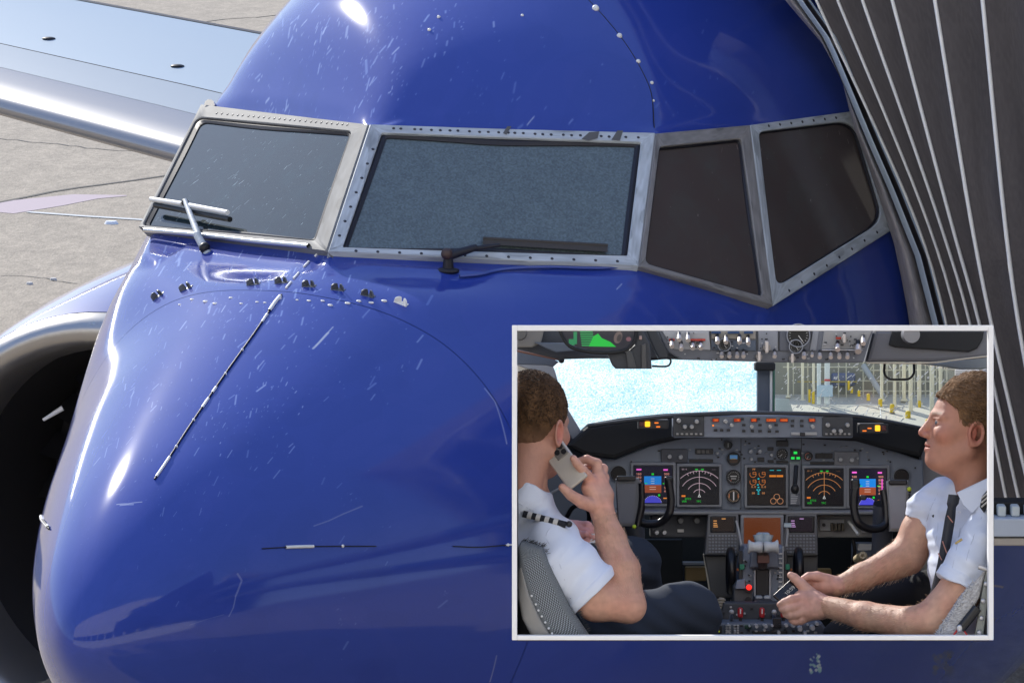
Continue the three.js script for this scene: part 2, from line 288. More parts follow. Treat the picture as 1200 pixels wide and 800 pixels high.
function roundLoop(pts, rad, n = 14) {                  // n points for each side, from corner to corner, with rounded corners
  const out = [];
  for (let i = 0; i < pts.length; i++) {
    const P = (k) => pts[(k + pts.length) % pts.length], a = P(i), b = P(i + 1), r0 = Array.isArray(rad) ? rad[i] : rad, r1 = Array.isArray(rad) ? rad[(i + 1) % pts.length] : rad;
    const L = (p, q) => Math.hypot(q[0] - p[0], q[1] - p[1]), to = (p, q, r) => [p[0] + (q[0] - p[0]) / L(p, q) * r, p[1] + (q[1] - p[1]) / L(p, q) * r], bez = (p, c, q, t) => [0, 1].map((m) => (1 - t) ** 2 * p[m] + 2 * t * (1 - t) * c[m] + t * t * q[m]);
    for (let k = 0; k < n; k++) { const t = k / n; if (t < 0.2) out.push(bez(to(a, P(i - 1), r0), a, to(a, b, r0), 0.5 + t / 0.4)); else if (t > 0.8) out.push(bez(to(b, a, r1), b, to(b, P(i + 2), r1), (t - 0.8) / 0.4)); else { const p = to(a, b, r0), q = to(b, a, r1), w = (t - 0.2) / 0.6; out.push([lerp(p[0], q[0], w), lerp(p[1], q[1], w)]); } }
  }
  return out;
}
function ringMesh(k, loops) {                           // loops: [pixels, lift] from the outside in
  const N = loops[0][0].length, pts = loops.map(([l, lift]) => l.map(([x, y]) => onPatch(k, x, y, lift)));
  return grid(loops.length - 1, N, (u, v) => pts[Math.round(u * (loops.length - 1))][Math.round(v * N) % N]);
}
const creased = (g, a = 0.6) => toCreasedNormals(g, a);
function fanMesh(k, loop, lift) {
  const c = loop.reduce((s, p) => [s[0] + p[0] / loop.length, s[1] + p[1] / loop.length], [0, 0]), g = grid(6, loop.length, (u, v) => { const q = loop[Math.round(v * loop.length) % loop.length]; return onPatch(k, lerp(c[0], q[0], u), lerp(c[1], q[1], u), lift); });
  const { n, m } = PLN[k], ex = V(0, 1, 0).cross(n).normalize(), ey = n.clone().cross(ex), uv = g.attributes.uv, p = g.attributes.position, q = V();
  for (let i = 0; i < uv.count; i++) { q.fromBufferAttribute(p, i).sub(m); uv.setXY(i, q.dot(ex) / 1.2 + 0.5, q.dot(ey) / 1.2 + 0.5); } return g;
}
const shrink = (pts, f) => { const c = pts.reduce((s, p) => [s[0] + p[0] / pts.length, s[1] + p[1] / pts.length], [0, 0]); return pts.map((p) => { const L = Math.hypot(p[0] - c[0], p[1] - c[1]); return [p[0] + (c[0] - p[0]) / L * f, p[1] + (c[1] - p[1]) / L * f]; }); };
{
  const crN = makeNoise(256, 21), cr2 = makeNoise(32, 22), rr = rng(23);
  const crazed = texture(1024, 1024, (u, v) => { const g = 0.5 + 0.7 * (crN(u * 230, v * 230) - 0.5) + 0.14 * (cr2(u * 20, v * 20) - 0.5) + 0.35 * (rr() - 0.5), k = clamp(0.35 + 0.08 * (g - 0.5) * 2, 0.05, 1); return [k * 0.90, k * 1.03, k * 1.05]; });
  const crazedBump = texture(512, 512, (u, v) => crN(u * 200, v * 200), false);
  const glassCrazed = new THREE.MeshPhysicalMaterial({ color: lin(1, 1, 1), map: crazed, roughness: 0.45, clearcoat: 0.7, clearcoatRoughness: 0.12, bumpMap: crazedBump, bumpScale: 0.0007 });
  const scratch = (seed, n, base, tint) => canvasTexture(1024, 1024, (g, W) => { const r = rng(seed); g.fillStyle = base; g.fillRect(0, 0, W, W); for (let i = 0; i < 300; i++) { g.fillStyle = 'rgba(90,95,100,0.03)'; g.beginPath(); g.ellipse(r() * W, r() * W, 10 + r() * 60, 10 + r() * 40, r() * 3, 0, 7); g.fill(); }
    for (let i = 0; i < n; i++) { const x = r() * W, y = r() * W, a = 1.9 + (r() - 0.5) * 1.0, L = 2 + r() ** 3 * 22; g.strokeStyle = tint + (0.25 + r() * 0.6).toFixed(2) + ')'; g.lineWidth = 1 + r() * 1.8; g.beginPath(); g.moveTo(x, y); g.quadraticCurveTo(x + Math.cos(a) * L * 0.5 + r() * 3, y + Math.sin(a) * L * 0.5, x + Math.cos(a) * L, y + Math.sin(a) * L); g.stroke(); } });
  const glass = (map, haze = 0.02) => new THREE.MeshPhysicalMaterial({ color: lin(1, 1, 1), map, roughness: 0.8, clearcoat: 1, clearcoatRoughness: haze, specularIntensity: 0.1 });
  const glassClear = glass(scratch(31, 520, 'rgb(24,40,46)', 'rgba(200,215,220,'));
  const glassBrown = glass(scratch(32, 110, 'rgb(74,66,65)', 'rgba(150,140,138,'), 0.16);
  const wins = [
    ['R1', [[231, 138], [413, 155], [370, 283], [168, 265]], [9, 5, 4, 4], glassClear, M.frameSunDimmed, 'dark windscreen pane with pale scratches', 5],
    ['L1', [[447, 157], [751, 168], [735, 301], [401, 291]], [3, 3, 3, 3], glassCrazed, M.frame, 'shattered and crazed milky windscreen pane', 7],
    ['L2', [[772, 173], [868, 163], [893, 348], [755, 309]], [4, 5, 6, 8], glassBrown, M.frameDull, 'dark brown tinted side pane', 2.5],
    ['L3', [[888, 155], [1000, 141], [1036, 258], [909, 337]], [7, 22, 22, 14], glassBrown, M.frame, 'dark brown tinted rear side pane', 2],
  ];
  for (const [k, gl, rad, gm, fm, lab, sealW] of wins) {
    const outer = roundLoop(QUADS[k].map((q) => PX[q]), 0.5), gIn = roundLoop(gl, rad), pane = shrink(gIn, sealW);
    const fr = part('window_frame', creased(ringMesh(k, [[outer, -0.045], [outer, 0.003], [shrink(outer, 1), 0.007], [shrink(gIn, -1), 0.007], [gIn, 0.004], [gIn, -0.02]])), fm, plane);
    part('window_seal', creased(ringMesh(k, [[gIn, -0.004], [shrink(gIn, sealW * 0.5), 0.001], [pane, -0.005], [pane, -0.02]])), M.rubber, plane);
    part('window_pane', fanMesh(k, pane, -0.009), gm, plane, lab);
    const dots = [], dot = (x, y) => { const p = onPatch(k, x, y, 0.007), g = new THREE.SphereGeometry(0.0058, 8, 5); g.scale(1, 1, 0.45); g.applyQuaternion(new THREE.Quaternion().setFromUnitVectors(V(0, 0, 1), PLN[k].n)); g.translate(p.x, p.y, p.z); dots.push(g); };
    const row = (a, b, n, j = 0) => { const r = rng(n); for (let i = 0; i < n; i++) { const t = (i + 0.5 + (r() - 0.5) * j) / n; dot(lerp(a[0], b[0], t), lerp(a[1], b[1], t) + (r() - 0.5) * j); } };
    if (k === 'R1') { row([252, 134], [412, 148], 26, 0.2); row([196, 140], [170, 255], 0); }
    if (k === 'L1') { row([456, 152], [752, 163], 27, 0.6); row([440, 168], [394, 286], 7); row([404, 295], [736, 308], 13); row([760, 175], [744, 300], 0); }
    if (k === 'L3') { row([893, 149], [985, 138], 7); row([916, 346], [1034, 268], 8); }
    if (dots.length) stuff(part('rivet', dots, M.rivet, fr));
  }
}
// grey patches where the frame paint is worn through
{
  const worn = std(lin(0.10, 0.10, 0.10), 0.8);
  const chip = (pts) => { const P = pts.map(([x, y]) => onPatch('L1', x, y, 0.0095)), g = new THREE.BufferGeometry(); const p = []; for (let i = 1; i < P.length - 1; i++) p.push(...P[0].toArray(), ...P[i].toArray(), ...P[i + 1].toArray()); g.setAttribute('position', new THREE.Float32BufferAttribute(p, 3)); g.computeVertexNormals(); return g; };
  worn.side = THREE.DoubleSide;
  part('worn_patch', chip([[589, 158], [594, 150], [599, 150], [593, 160]]), worn, plane); part('worn_patch', chip([[681, 165], [690, 157], [702, 156], [700, 164], [690, 167]]), worn, plane); part('worn_patch', chip([[716, 166], [723, 155], [730, 155], [726, 167]]), worn, plane);
}
// ---- wipers
{
  const P = (k, x, y, l) => onPatch(k, x, y, l);
  let w = new THREE.Group(); w.name = 'wiper'; plane.add(w);
  part('arm', [bar(P('R1', 238, 284, 0.02), P('R1', 227, 246, 0.05), 0.013, 0.009), bar(P('R1', 242, 297, -0.01), P('R1', 237, 282, 0.03), 0.016, 0.014)], M.frame, w);
  part('hub', ball(P('R1', 226, 247, 0.045), 0.014), M.black, w); part('pivot', ball(P('R1', 242, 293, 0.012), 0.02), M.black, w);
  part('blade', [bar(P('R1', 185, 242, 0.04), P('R1', 222, 248, 0.042), 0.009), bar(P('R1', 231, 250, 0.042), P('R1', 275, 258, 0.04), 0.009)], M.whitePaint, w);
  part('blade_rubber', bar(P('R1', 186, 245, 0.022), P('R1', 274, 262, 0.022), 0.01), M.black, w);
  w = new THREE.Group(); w.name = 'wiper'; plane.add(w);
  const b = pick(525, 317).p;
  part('arm', [bar(b, P('L1', 523, 309, 0.05), 0.02, 0.014), bar(P('L1', 521, 311, 0.045), P('L1', 556, 299, 0.04), 0.017, 0.012), bar(P('L1', 545, 302, 0.04), P('L1', 584, 294, 0.03), 0.011, 0.007)], M.rubber, w);
  part('hub', ball(P('L1', 521, 310, 0.055), 0.02), std(lin(0.06, 0.035, 0.03), 0.5), w); part('pivot', ball(b, V(0.04, 0.012, 0.03)), M.rubber, w);
  part('blade', [bar(P('L1', 566, 280, 0.002), P('L1', 712, 288, 0.002), 0.006), (() => { const g = grid(1, 8, (u, v) => P('L1', lerp(566, 712, v), lerp(278, 287, v) + u * 9, 0.004)); return g; })()], std(lin(0.05, 0.045, 0.042), 0.8, 0, { side: THREE.DoubleSide }), w);
  part('washer_pipe', tube([[538, 326], [560, 324], [590, 318], [640, 315], [700, 316], [742, 313]].map((q) => { const h = pick(...q); return h.p.clone().addScaledVector(h.n, 0.008); }), 0.006, 30, 6), M.bluePlain, w);
}
// ---- small things riveted to the nose
{
  const onSkin = (x, y, l = 0) => { let h; while (!(h = pick(x, y))) x += 1; return h.p.clone().addScaledVector(h.n, l); };
  const spots = [[185, 347], [218, 338], [297, 333], [330, 331], [362, 335], [396, 339], [431, 346], [470, 355]];
  spots.forEach(([x, y], i) => {                         // pairs of little upright vanes
    const h = pick(x, y), fwd = V(0, 0, 1), side = h.n.clone().cross(fwd).normalize(), f = side.clone().cross(h.n).normalize(), m = new THREE.Matrix4().makeBasis(side, h.n, f).setPosition(h.p);
    const vane = (sx, yaw, k) => { const s = new THREE.Shape(); s.moveTo(-0.016, 0); s.lineTo(0.016, 0); s.lineTo(0.012, 0.022 * k); s.quadraticCurveTo(0, 0.03 * k, -0.014, 0.018 * k); const g = new THREE.ExtrudeGeometry(s, { depth: 0.004, bevelEnabled: true, bevelSize: 0.001, bevelThickness: 0.001, bevelSegments: 1 }); g.translate(0, 0, -0.002); g.rotateY(yaw); g.translate(sx, 0, 0); return g; };
    const v = part('vortex_generator', [vane(-0.016, 0.75, 1), vane(0.016, 2.4, 1), box(-0.03, 0.03, -0.004, 0.002, -0.014, 0.014)], i === 7 ? M.whitePaint : std(lin(0.12, 0.13, 0.15), 0.35, 0.5), plane);  // last pair is white for the sunlight on it, the others dark
    v.geometry.scale(0.78, 0.78, 0.78); v.geometry.applyMatrix4(m);
  });
  const strip = (pix, n, gaps, thin = 0.0032) => {                      // lightning strip: dark line with metal buttons
    const pc = new THREE.CatmullRomCurve3(pix.map(([x, y]) => V(x, y, 0))), c = new THREE.CatmullRomCurve3(pc.getSpacedPoints(36).map((q) => onSkin(q.x, q.y, 0.003))), p = part('lightning_strip', new THREE.TubeGeometry(c, 60, thin, 6), M.rubber, plane);
    const seg = [], r = rng(n);
    for (const [a, b, w] of gaps) { const g = new THREE.TubeGeometry(new THREE.CatmullRomCurve3([0, 0.5, 1].map((t) => c.getPointAt(lerp(a, b, t)))), 6, w ?? 0.0045, 6); seg.push(g); }
    for (let i = 0; i < n; i++) seg.push(ball(c.getPointAt((i + 0.5 + (r() - 0.5) * 0.6) / n), 0.0052, 8, 6));
    seg.forEach((q) => part('metal_button', q, M.whitePaint, p));
  };
  for (const [a, b] of [[[373, 297], [369, 301]], [[362, 307], [356, 313]], [[350, 320], [344, 327]], [[341, 331], [335, 338]]]) part('metal_button', bar(onSkin(...a, 0.002), onSkin(...b, 0.002), 0.004), M.whitePaint, plane);
  strip([[330, 346], [326, 350], [300, 388], [263, 440], [222, 500], [196, 540], [181, 562]], 5, [[0.01, 0.1, 0.0065], [0.12, 0.17], [0.54, 0.57], [0.6, 0.65], [0.9, 0.99]]);
  strip([[306, 643], [340, 641], [390, 640], [440, 640]], 2, [[0.20, 0.44, 0.005]], 0.0016);
  strip([[530, 640], [560, 641], [600, 638], [640, 636]], 1, [[0.55, 0.8, 0.003]], 0.0016);
  strip([[46, 605], [52, 611], [58, 620]], 0, [[0.05, 0.95, 0.006]]);
  for (const [x, y, s] of [[698, 10, 0.014], [726, 42, 0.011], [748, 72, 0.009], [764, 97, 0.007], [766, 118, 0.005], [612, 18, 0.006], [514, 20, 0.007], [503, 35, 0.007]]) part('fastener', ball(onSkin(x, y), s, 10, 6), M.whitePaint, plane);  // bolt heads, whitened for the light they catch
  part('panel_joint', tube([[690, 0], [712, 24], [734, 52], [752, 82], [763, 108], [767, 150]].map((q) => onSkin(...q, 0)), 0.0018, 30, 6), M.rubber, plane);
  const row = rng(5), lowRow = []; for (let i = 0; i < 17; i++) { const x = 205 + i * 15 + row() * 8, y = 348 + Math.abs(x - 300) * 0.03 + row() * 8; lowRow.push(ball(onSkin(x, y), V(0.009, 0.004, 0.006).multiplyScalar(0.6 + row() * 0.7), 8, 6)); }
  stuff(part('rivet', lowRow, M.whitePaint, plane));
  // bright corner cap; metal strip added for sun sparkle along the right windscreen sill
  part('corner_cap', [bar(onSkin(246, 126, 0.01), onSkin(252, 128, 0.03), 0.02), box(0, 0.001, 0, 0.001, 0, 0.001)].slice(0, 1), M.brushed, plane);
  part('sill_strip', [tube([[172, 272], [230, 277], [300, 285], [364, 291]].map(([x, y]) => onPatch('R1', x, y, 0.012)), 0.009, 20, 8)], M.brushed, plane);
}

// ---- wing on the far side
{
  const L = (x, y, d) => at(x, y, d).applyMatrix4(toPlane), wing = new THREE.Group(); wing.name = 'wing'; plane.add(wing);
  const root = L(232, 190, 24), dir = V(-1, 0.105, -0.5), tilt = -8.5 * RAD, TK = 0.45, CH = 0.8;
  const foil = [[0, 0, 0], [0.02, 0.13, -0.10], [0.06, 0.20, -0.17], [0.14, 0.27, -0.24], [0.3, 0.36, -0.32], [0.55, 0.43, -0.38], [0.85, 0.47, -0.4], [1.6, 0.5, -0.42], [2.4, 0.46, -0.36], [3.0, 0.36, -0.24], [3.5, 0.22, 0.0]];
  const P = (t, c, h) => { const f = (1 - Math.max(0, t) * 0.035) * CH, z = -(c * f) * Math.cos(tilt) + 0, y = h * f * TK + c * f * Math.sin(-tilt); return root.clone().addScaledVector(dir, t).add(V(0, y, z)); };
  const sheet = (rows, t0 = -2.5, t1 = 12, n = 14) => grid(rows.length - 1, n, (u, v) => { const [c, h] = rows[Math.round(u * (rows.length - 1))]; return P(lerp(t0, t1, v), c, h); });
  const up = foil.map(([c, a]) => [c, a]), lo = foil.map(([c, , b]) => [c, b]);
  const upper = (c) => { let i = 0; while (foil[i + 1][0] < c) i++; const t = (c - foil[i][0]) / (foil[i + 1][0] - foil[i][0]); return lerp(foil[i][1], foil[i + 1][1], t); };
  part('leading_edge', sheet([[0.3, -0.32], [0.14, -0.24], [0.06, -0.17], [0.02, -0.10], [0, 0], [0.005, 0.05], [0.02, 0.13], [0.06, 0.20], [0.14, 0.27], [0.3, 0.36], [0.55, 0.43]]), std(lin(0.40, 0.39, 0.38), 0.27, 0.6, { side: THREE.DoubleSide }), wing, 'bare metal leading edge');
  const skinM = std(lin(0.33, 0.41, 0.47), 0.5, 0.1, { side: THREE.DoubleSide });
  part('wing_skin', sheet([[0.56, 0.428], [0.85, 0.47], [1.15, 0.487]]), std(lin(0.30, 0.35, 0.39), 0.45, 0.2, { side: THREE.DoubleSide }), wing);
  part('wing_skin', sheet([[1.17, 0.487], [1.6, 0.5], [2.4, 0.46], [3.0, 0.36], [3.5, 0.22]]), skinM, wing);
  part('wing_underside', sheet([[0.3, -0.322], [0.85, -0.4], [1.6, -0.42], [2.8, -0.24], [3.5, 0.1]]), skinM, wing);
  part('panel_gap', sheet([[1.13, 0.478], [1.19, 0.48]]), std(lin(0.03, 0.03, 0.035), 0.8, 0, { side: THREE.DoubleSide }), wing);
  part('trailing_edge', sheet([[3.46, 0.245], [3.54, 0.235], [3.56, 0.15], [3.5, 0.1]]), M.rubber, wing);
  for (const t of [0.9, 2.15, 3.4, 4.7, 6.0]) { const q = P(t, 1.6, upper(1.6) + 0.004), g = ball(V(0, 0, 0), V(0.05, 0.014, 0.045), 12, 6); g.translate(q.x, q.y, q.z); part('fuel_port', g, M.black, wing); }
}
// ---- engine under that wing
{
  const c = at(128, 628, 21).applyMatrix4(toPlane), eng = new THREE.Group(); eng.name = 'engine'; eng.position.copy(c); eng.scale.setScalar(1.3); plane.add(eng);
  const lathe = (pts, n = 72) => { const g = new THREE.LatheGeometry(pts.map(([r, a]) => new THREE.Vector2(r, a)), n); g.rotateX(Math.PI / 2); return g; };     // a: forward
  part('inlet_lip', lathe([[0.80, -0.32], [0.79, -0.12], [0.81, 0.0], [0.84, 0.07], [0.885, 0.10], [0.925, 0.08], [0.95, 0.035], [0.962, 0.005]]), std(lin(0.48, 0.46, 0.43), 0.32, 0.8, { side: THREE.DoubleSide }), eng, 'polished metal inlet lip');
  part('cowl', lathe([[0.965, 0.0], [0.985, -0.07], [1.01, -0.2], [1.05, -0.5], [1.09, -1.0], [1.11, -1.6], [1.08, -2.4], [0.95, -3.4], [0.7, -4.4]]), M.bluePlain, eng);
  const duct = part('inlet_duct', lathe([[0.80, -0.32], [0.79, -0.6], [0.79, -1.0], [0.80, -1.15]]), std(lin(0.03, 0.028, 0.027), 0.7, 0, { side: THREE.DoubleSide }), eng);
  const sp = part('spinner', lathe([[0.0, -0.45], [0.05, -0.47], [0.14, -0.58], [0.22, -0.75], [0.26, -0.95]], 40), std(lin(0.02, 0.02, 0.02), 0.4), eng);
  for (let i = 0; i < 24; i++) { const a = i / 24 * 2 * Math.PI, g = grid(6, 2, (u, v) => { const r = lerp(0.24, 0.775, u), w = lerp(0.10, 0.16, u), tw = lerp(0.5, 1.0, u), q = (v - 0.5) * w; return V(r * Math.cos(a) - q * Math.cos(tw) * Math.sin(a), r * Math.sin(a) + q * Math.cos(tw) * Math.cos(a), -0.93 + q * Math.sin(tw)); }); part('fan_blade', g, std(lin(0.05, 0.05, 0.055), 0.45, 0.6, { side: THREE.DoubleSide }), eng); }
  part('dark_fan_backing', (() => { const g = new THREE.CircleGeometry(0.8, 48); g.translate(0, 0, -1.1); return g; })(), std(lin(0.06, 0.06, 0.062), 0.5, 0.5), eng);  // added disc behind the fan, near black in place of deep shade
  const s = at(50, 492, 21.2).applyMatrix4(toPlane).sub(c).divideScalar(1.3), e = at(73, 478, 21.2).applyMatrix4(toPlane).sub(c).divideScalar(1.3);
  part('inlet_probe', bar(s, e, 0.007, 0.012), M.whitePaint, eng);
  const a2 = at(76, 374, 20.9).applyMatrix4(toPlane).sub(c).divideScalar(1.3), b2 = at(103, 371, 20.9).applyMatrix4(toPlane).sub(c).divideScalar(1.3);
  part('cowl_latch', bar(a2, b2, 0.02), M.rubber, eng);
}

// ---------------------------------------------------------------- jet bridge with its folding canopy
const bridge = thing('jet_bridge', 'grey jet bridge with a pleated canopy and white hoops pressed on the fuselage', 'jet bridge', (() => { const p = at(1180, 640, 13.4); p.y = 0; return p; })());
bridge.updateMatrixWorld(true);
{
  const B = (x, y, d) => at(x, y, d).sub(bridge.position);
  const hoops = [[[957, 1077, 1109, 1150], 13.78], [[982, 1090, 1123, 1166], 13.62], [[1011, 1104, 1137, 1182], 13.46], [[1046, 1117, 1148, 1197], 13.3], [[1096, 1140, 1162, 1212], 13.1], [[1152, 1179, 1194, 1235], 12.9], [[1214, 1226, 1236, 1266], 12.65], [[1280, 1283, 1288, 1300], 12.4], [[1350, 1350, 1350, 1350], 12.1]];
  const ys = [0, 267, 378, 596];
  const curve = ([xs, d], dx = 0, dd = 0) => {           // from the foot up, over the top and down behind
    const q = ys.map((y, i) => B(xs[i] + dx, y, d + dd)).reverse(), sl = (xs[1] - xs[0]) / 267, top = [[-120, 1], [-230, 1.5], [-300, 2.2]].map(([y, k]) => B(xs[0] + dx + sl * y * k, y, d + dd + (k - 1) * 0.7));
    const back = [B(xs[0] - 60 + dx, -330, d + dd + 1.6), B(xs[0] - 40 + dx, -250, d + dd + 2.6), B(xs[0] + 20 + dx, 100, d + dd + 3.0), B(xs[3] + dx, 480, d + dd + 3.0)];
    return new THREE.CatmullRomCurve3([...q, ...top, ...back], false, 'centripetal');
  };
  const cs = hoops.map((h) => curve(h)), N = 90;
  const samples = cs.map((c) => c.getPoints(N));
  const fabricN = makeNoise(64, 41), fab = texture(256, 256, (u, v) => { const k = 0.38 + 0.04 * (fabricN(u * 64, v * 64) - 0.5) + 0.03 * (fabricN(u * 12, v * 3) - 0.5) + 0.09 * (fabricN(u * 4 + 9, v * 1.5) - 0.5); return [k * 1.03, k * 0.98, k]; });
  fab.repeat.set(1, 6);
  const fabric = std(lin(0.8, 0.8, 0.8), 0.75, 0, { map: fab, side: THREE.DoubleSide });
  const inward = (i, k) => { const a = samples[i][k], b = samples[i + 1][k]; return a.clone().add(b).multiplyScalar(0.5); };
  for (let i = 0; i < cs.length - 1; i++) {
    const g = grid(6, N, (u, v) => { const k = Math.round(v * N), p = samples[i][k].clone().lerp(samples[i + 1][k], u), w = samples[i][k].distanceTo(samples[i + 1][k]), dip = Math.min(0.16, 0.5 * w) * Math.sin(Math.PI * u) ** 0.8; const c = V(1.4, p.y, p.z - 1.6).sub(p).setY(0).normalize(); return p.addScaledVector(c, dip).add(V((0.012 * Math.sin(k * 0.7 + i) + 0.07 * (fabricN(k * 0.21, i * 7.3 + u) - 0.5) + 0.03 * (fabricN(k * 0.8, i * 3.1) - 0.5)) * Math.sin(Math.PI * u), 0, 0)); });
    part('canopy_pleat', g, fabric, bridge);
  }
  cs.forEach((c, i) => part('canopy_hoop', new THREE.TubeGeometry(c, 100, [0.0055, 0.0055, 0.006, 0.0065, 0.007, 0.0075, 0.008, 0.008, 0.008][i], 8), std(lin(0.88, 0.88, 0.86), 0.5), bridge));
  // contact cushion that lies against the fuselage, with a pale edge strip
  const inn = [[905, -45], [920, 0], [957, 43], [963, 50], [987, 93], [1000, 147], [1020, 200], [1038, 253], [1048, 285], [1057, 327], [1064, 365], [1072, 420], [1078, 500], [1082, 590]], out = [[914, -45], [933, 0], [964, 43], [973, 62], [994, 112], [1014, 160], [1041, 222], [1062, 275], [1072, 300], [1081, 335], [1090, 370], [1103, 420], [1118, 500], [1132, 596]];
  const dep = (i) => 14.75 - i * 0.004;
  const depthAt = (x, y) => { const h = pick(x, y); return h ? h.p.clone().applyMatrix4(plane.matrixWorld).sub(camera.position).dot(V(0, -Math.sin(PITCH), -Math.cos(PITCH))) : null; };
  const pad = grid(6, 80, (u, v) => { const f = v * (inn.length - 1), i = Math.min(inn.length - 2, Math.floor(f)), t = f - i, a = [0, 1].map((m) => lerp(inn[i][m], inn[i + 1][m], t)), b = [0, 1].map((m) => lerp(out[i][m], out[i + 1][m], t)), th = u * Math.PI, w = u; return B(lerp(a[0], b[0], w), lerp(a[1], b[1], w), 13.93 - 0.07 * Math.sin(th) - 0.03 * w); });
  const padN = makeNoise(64, 43), padTex = texture(256, 256, (u, v) => { const k = 0.60 + 0.10 * (padN(u * 9, v * 40) - 0.5) + 0.08 * (padN(u * 40, v * 64) - 0.5); return [k, k * 0.97, k * 0.98]; });
  part('contact_cushion', pad, std(lin(1, 1, 1), 0.8, 0, { map: padTex, side: THREE.DoubleSide }), bridge);
  const edge = (d0, d1, z0, z1) => grid(2, 80, (u, v) => { const f = v * (out.length - 1), i = Math.min(out.length - 2, Math.floor(f)), t = f - i; return B(lerp(out[i][0], out[i + 1][0], t) + lerp(d0, d1, u), lerp(out[i][1], out[i + 1][1], t), lerp(z0, z1, u) - 0.02 * Math.sin(Math.PI * u)); });
  part('edge_strip', edge(0.5, 7.5, 13.86, 13.8), std(lin(0.52, 0.62, 0.70), 0.5, 0, { side: THREE.DoubleSide }), bridge);
  part('inner_flap', edge(7.5, 15, 13.92, 13.82), fabric, bridge);
  part('edge_strip', edge(14, 17, 13.8, 13.79), std(lin(0.40, 0.50, 0.62), 0.5, 0, { side: THREE.DoubleSide }), bridge);
  // floor: rubber bumper blocks, beam and trim
  const slab = (x0, x1, y0, y1, d, z) => { const a = B(x0, y0, d), b = B(x1, y1, d); return box(a.x, b.x, b.y, a.y, a.z - z, a.z, 0.006); };
  const pale = std(lin(0.50, 0.56, 0.58), 0.5);
  for (let x = 1090; x < 1290; x += 16) part('bumper_block', slab(x, x + 10, 593, 606, 12.5, 0.05), pale, bridge);
  part('bumper_backing', slab(1085, 1300, 588, 608, 12.54, 0.08), M.matteBlack, bridge);
  part('floor_beam', slab(1080, 1310, 607.5, 630, 12.48, 0.12), std(lin(0.42, 0.48, 0.58), 0.5), bridge);
  part('floor_trim', slab(1078, 1312, 630.5, 640, 12.5, 0.1), std(lin(0.36, 0.33, 0.30), 0.55), bridge);
  // the cab that the canopy grows from, off to the right
  const cab = B(1345, 620, 12.6); const cabM = std(lin(0.30, 0.29, 0.28), 0.6);
  part('cab', box(cab.x, cab.x + 3.6, cab.y - 0.25, cab.y + 2.75, cab.z - 3.4, cab.z + 0.3, 0.05), cabM, bridge);
  part('cab_window', box(cab.x + 0.4, cab.x + 1.6, cab.y + 1.1, cab.y + 2.1, cab.z + 0.302, cab.z + 0.32, 0.01), M.black, bridge);
  part('support_column', bar(V(cab.x + 2, -bridge.position.y, cab.z - 1.6), V(cab.x + 2, cab.y - 0.25, cab.z - 1.6), 0.3), cabM, bridge);
}
// ---------------------------------------------------------------- the terminal behind the photographer, mirrored in the paint; made tall and white to bounce fill light
{
  const t = thing('terminal_building', 'unseen terminal behind the viewer with dark windows, made tall and white to bounce light', 'terminal', V(0, 0, 3.5));
  const wall = std(lin(0.74, 0.72, 0.68), 0.85);
  part('wall', box(-40, 40, 0, 4.0, 0, 8, 0.02), wall, t); part('wall', box(-40, 40, 7.0, 20, 0, 8, 0.02), wall, t); part('wall', box(-40, 40, 4.0, 7.0, 3, 8, 0.02), wall, t);
  const gl = std(lin(0.03, 0.035, 0.04), 0.1);
  for (let x = -40; x < 40; x += 4) { part('window', box(x, x + 3.6, 4.02, 6.98, 0.25, 0.3, 0.01), gl, t); part('mullion', box(x + 3.6, x + 4, 4.0, 7.0, 0.01, 0.4, 0.02), wall, t); }
}
// ---------------------------------------------------------------- the open-fronted cockpit box with two pilots
const boxQ = camera.getWorldQuaternion(new THREE.Quaternion()), BOX = at(882.5, 566, 9);
const toBox = new THREE.Matrix4().compose(BOX, boxQ, V(1, 1, 1)).invert();
const C = (x, y, d) => at(x, y, 9 + d).applyMatrix4(toBox);                 // a point d metres behind the opening
const KP = 9 / FOC;                                                         // metres per photograph pixel at the opening
const inBox = (o, p) => { o.position.copy(p ? p.clone().applyMatrix4(toBox.clone().invert()) : BOX); o.quaternion.copy(boxQ); return o; };
const plate = (x0, y0, x1, y1, d, thick = 0.01, r = 0.002) => { const a = C(x0, y0, d), b = C(x1, y1, d); return box(a.x, b.x, b.y, a.y, a.z - thick, a.z, r); };
const disc = (x, y, d, rpx, thick = 0.01, n = 24, r1 = 1) => { const p = C(x, y, d), R = rpx * KP * (1 + d / 9), g = new THREE.CylinderGeometry(R * r1, R, thick, n); g.rotateX(Math.PI / 2); g.translate(p.x, p.y, p.z - thick / 2); return g; };
const ringAt = (x, y, d, rpx, w) => { const p = C(x, y, d), g = new THREE.TorusGeometry(rpx * KP * (1 + d / 9), w * KP, 8, 28); g.translate(p.x, p.y, p.z); return g; };
const prism = (pts, d, thick, bevel = 0.003) => {       // outline in pixels, given thickness behind depth d
  const q = pts.map(([x, y]) => C(x, y, d)), s = new THREE.Shape(q.map((p) => new THREE.Vector2(p.x, p.y)));
  const g = new THREE.ExtrudeGeometry(s, { depth: thick - bevel, bevelEnabled: bevel > 0, bevelSize: bevel, bevelThickness: bevel, bevelOffset: -bevel, bevelSegments: 2, curveSegments: 8 });
  g.translate(0, 0, q[0].z - thick); return g;
};
const face = (x0, y0, x1, y1, d) => { const a = C(x0, y0, d), b = C(x1, y1, d), g = new THREE.PlaneGeometry(b.x - a.x, a.y - b.y); g.translate((a.x + b.x) / 2, (a.y + b.y) / 2, a.z); return g; };
const rod = (pts, rpx, seg = 20, sides = 8) => tube(pts.map((p) => C(...p)), rpx * KP, seg, sides);

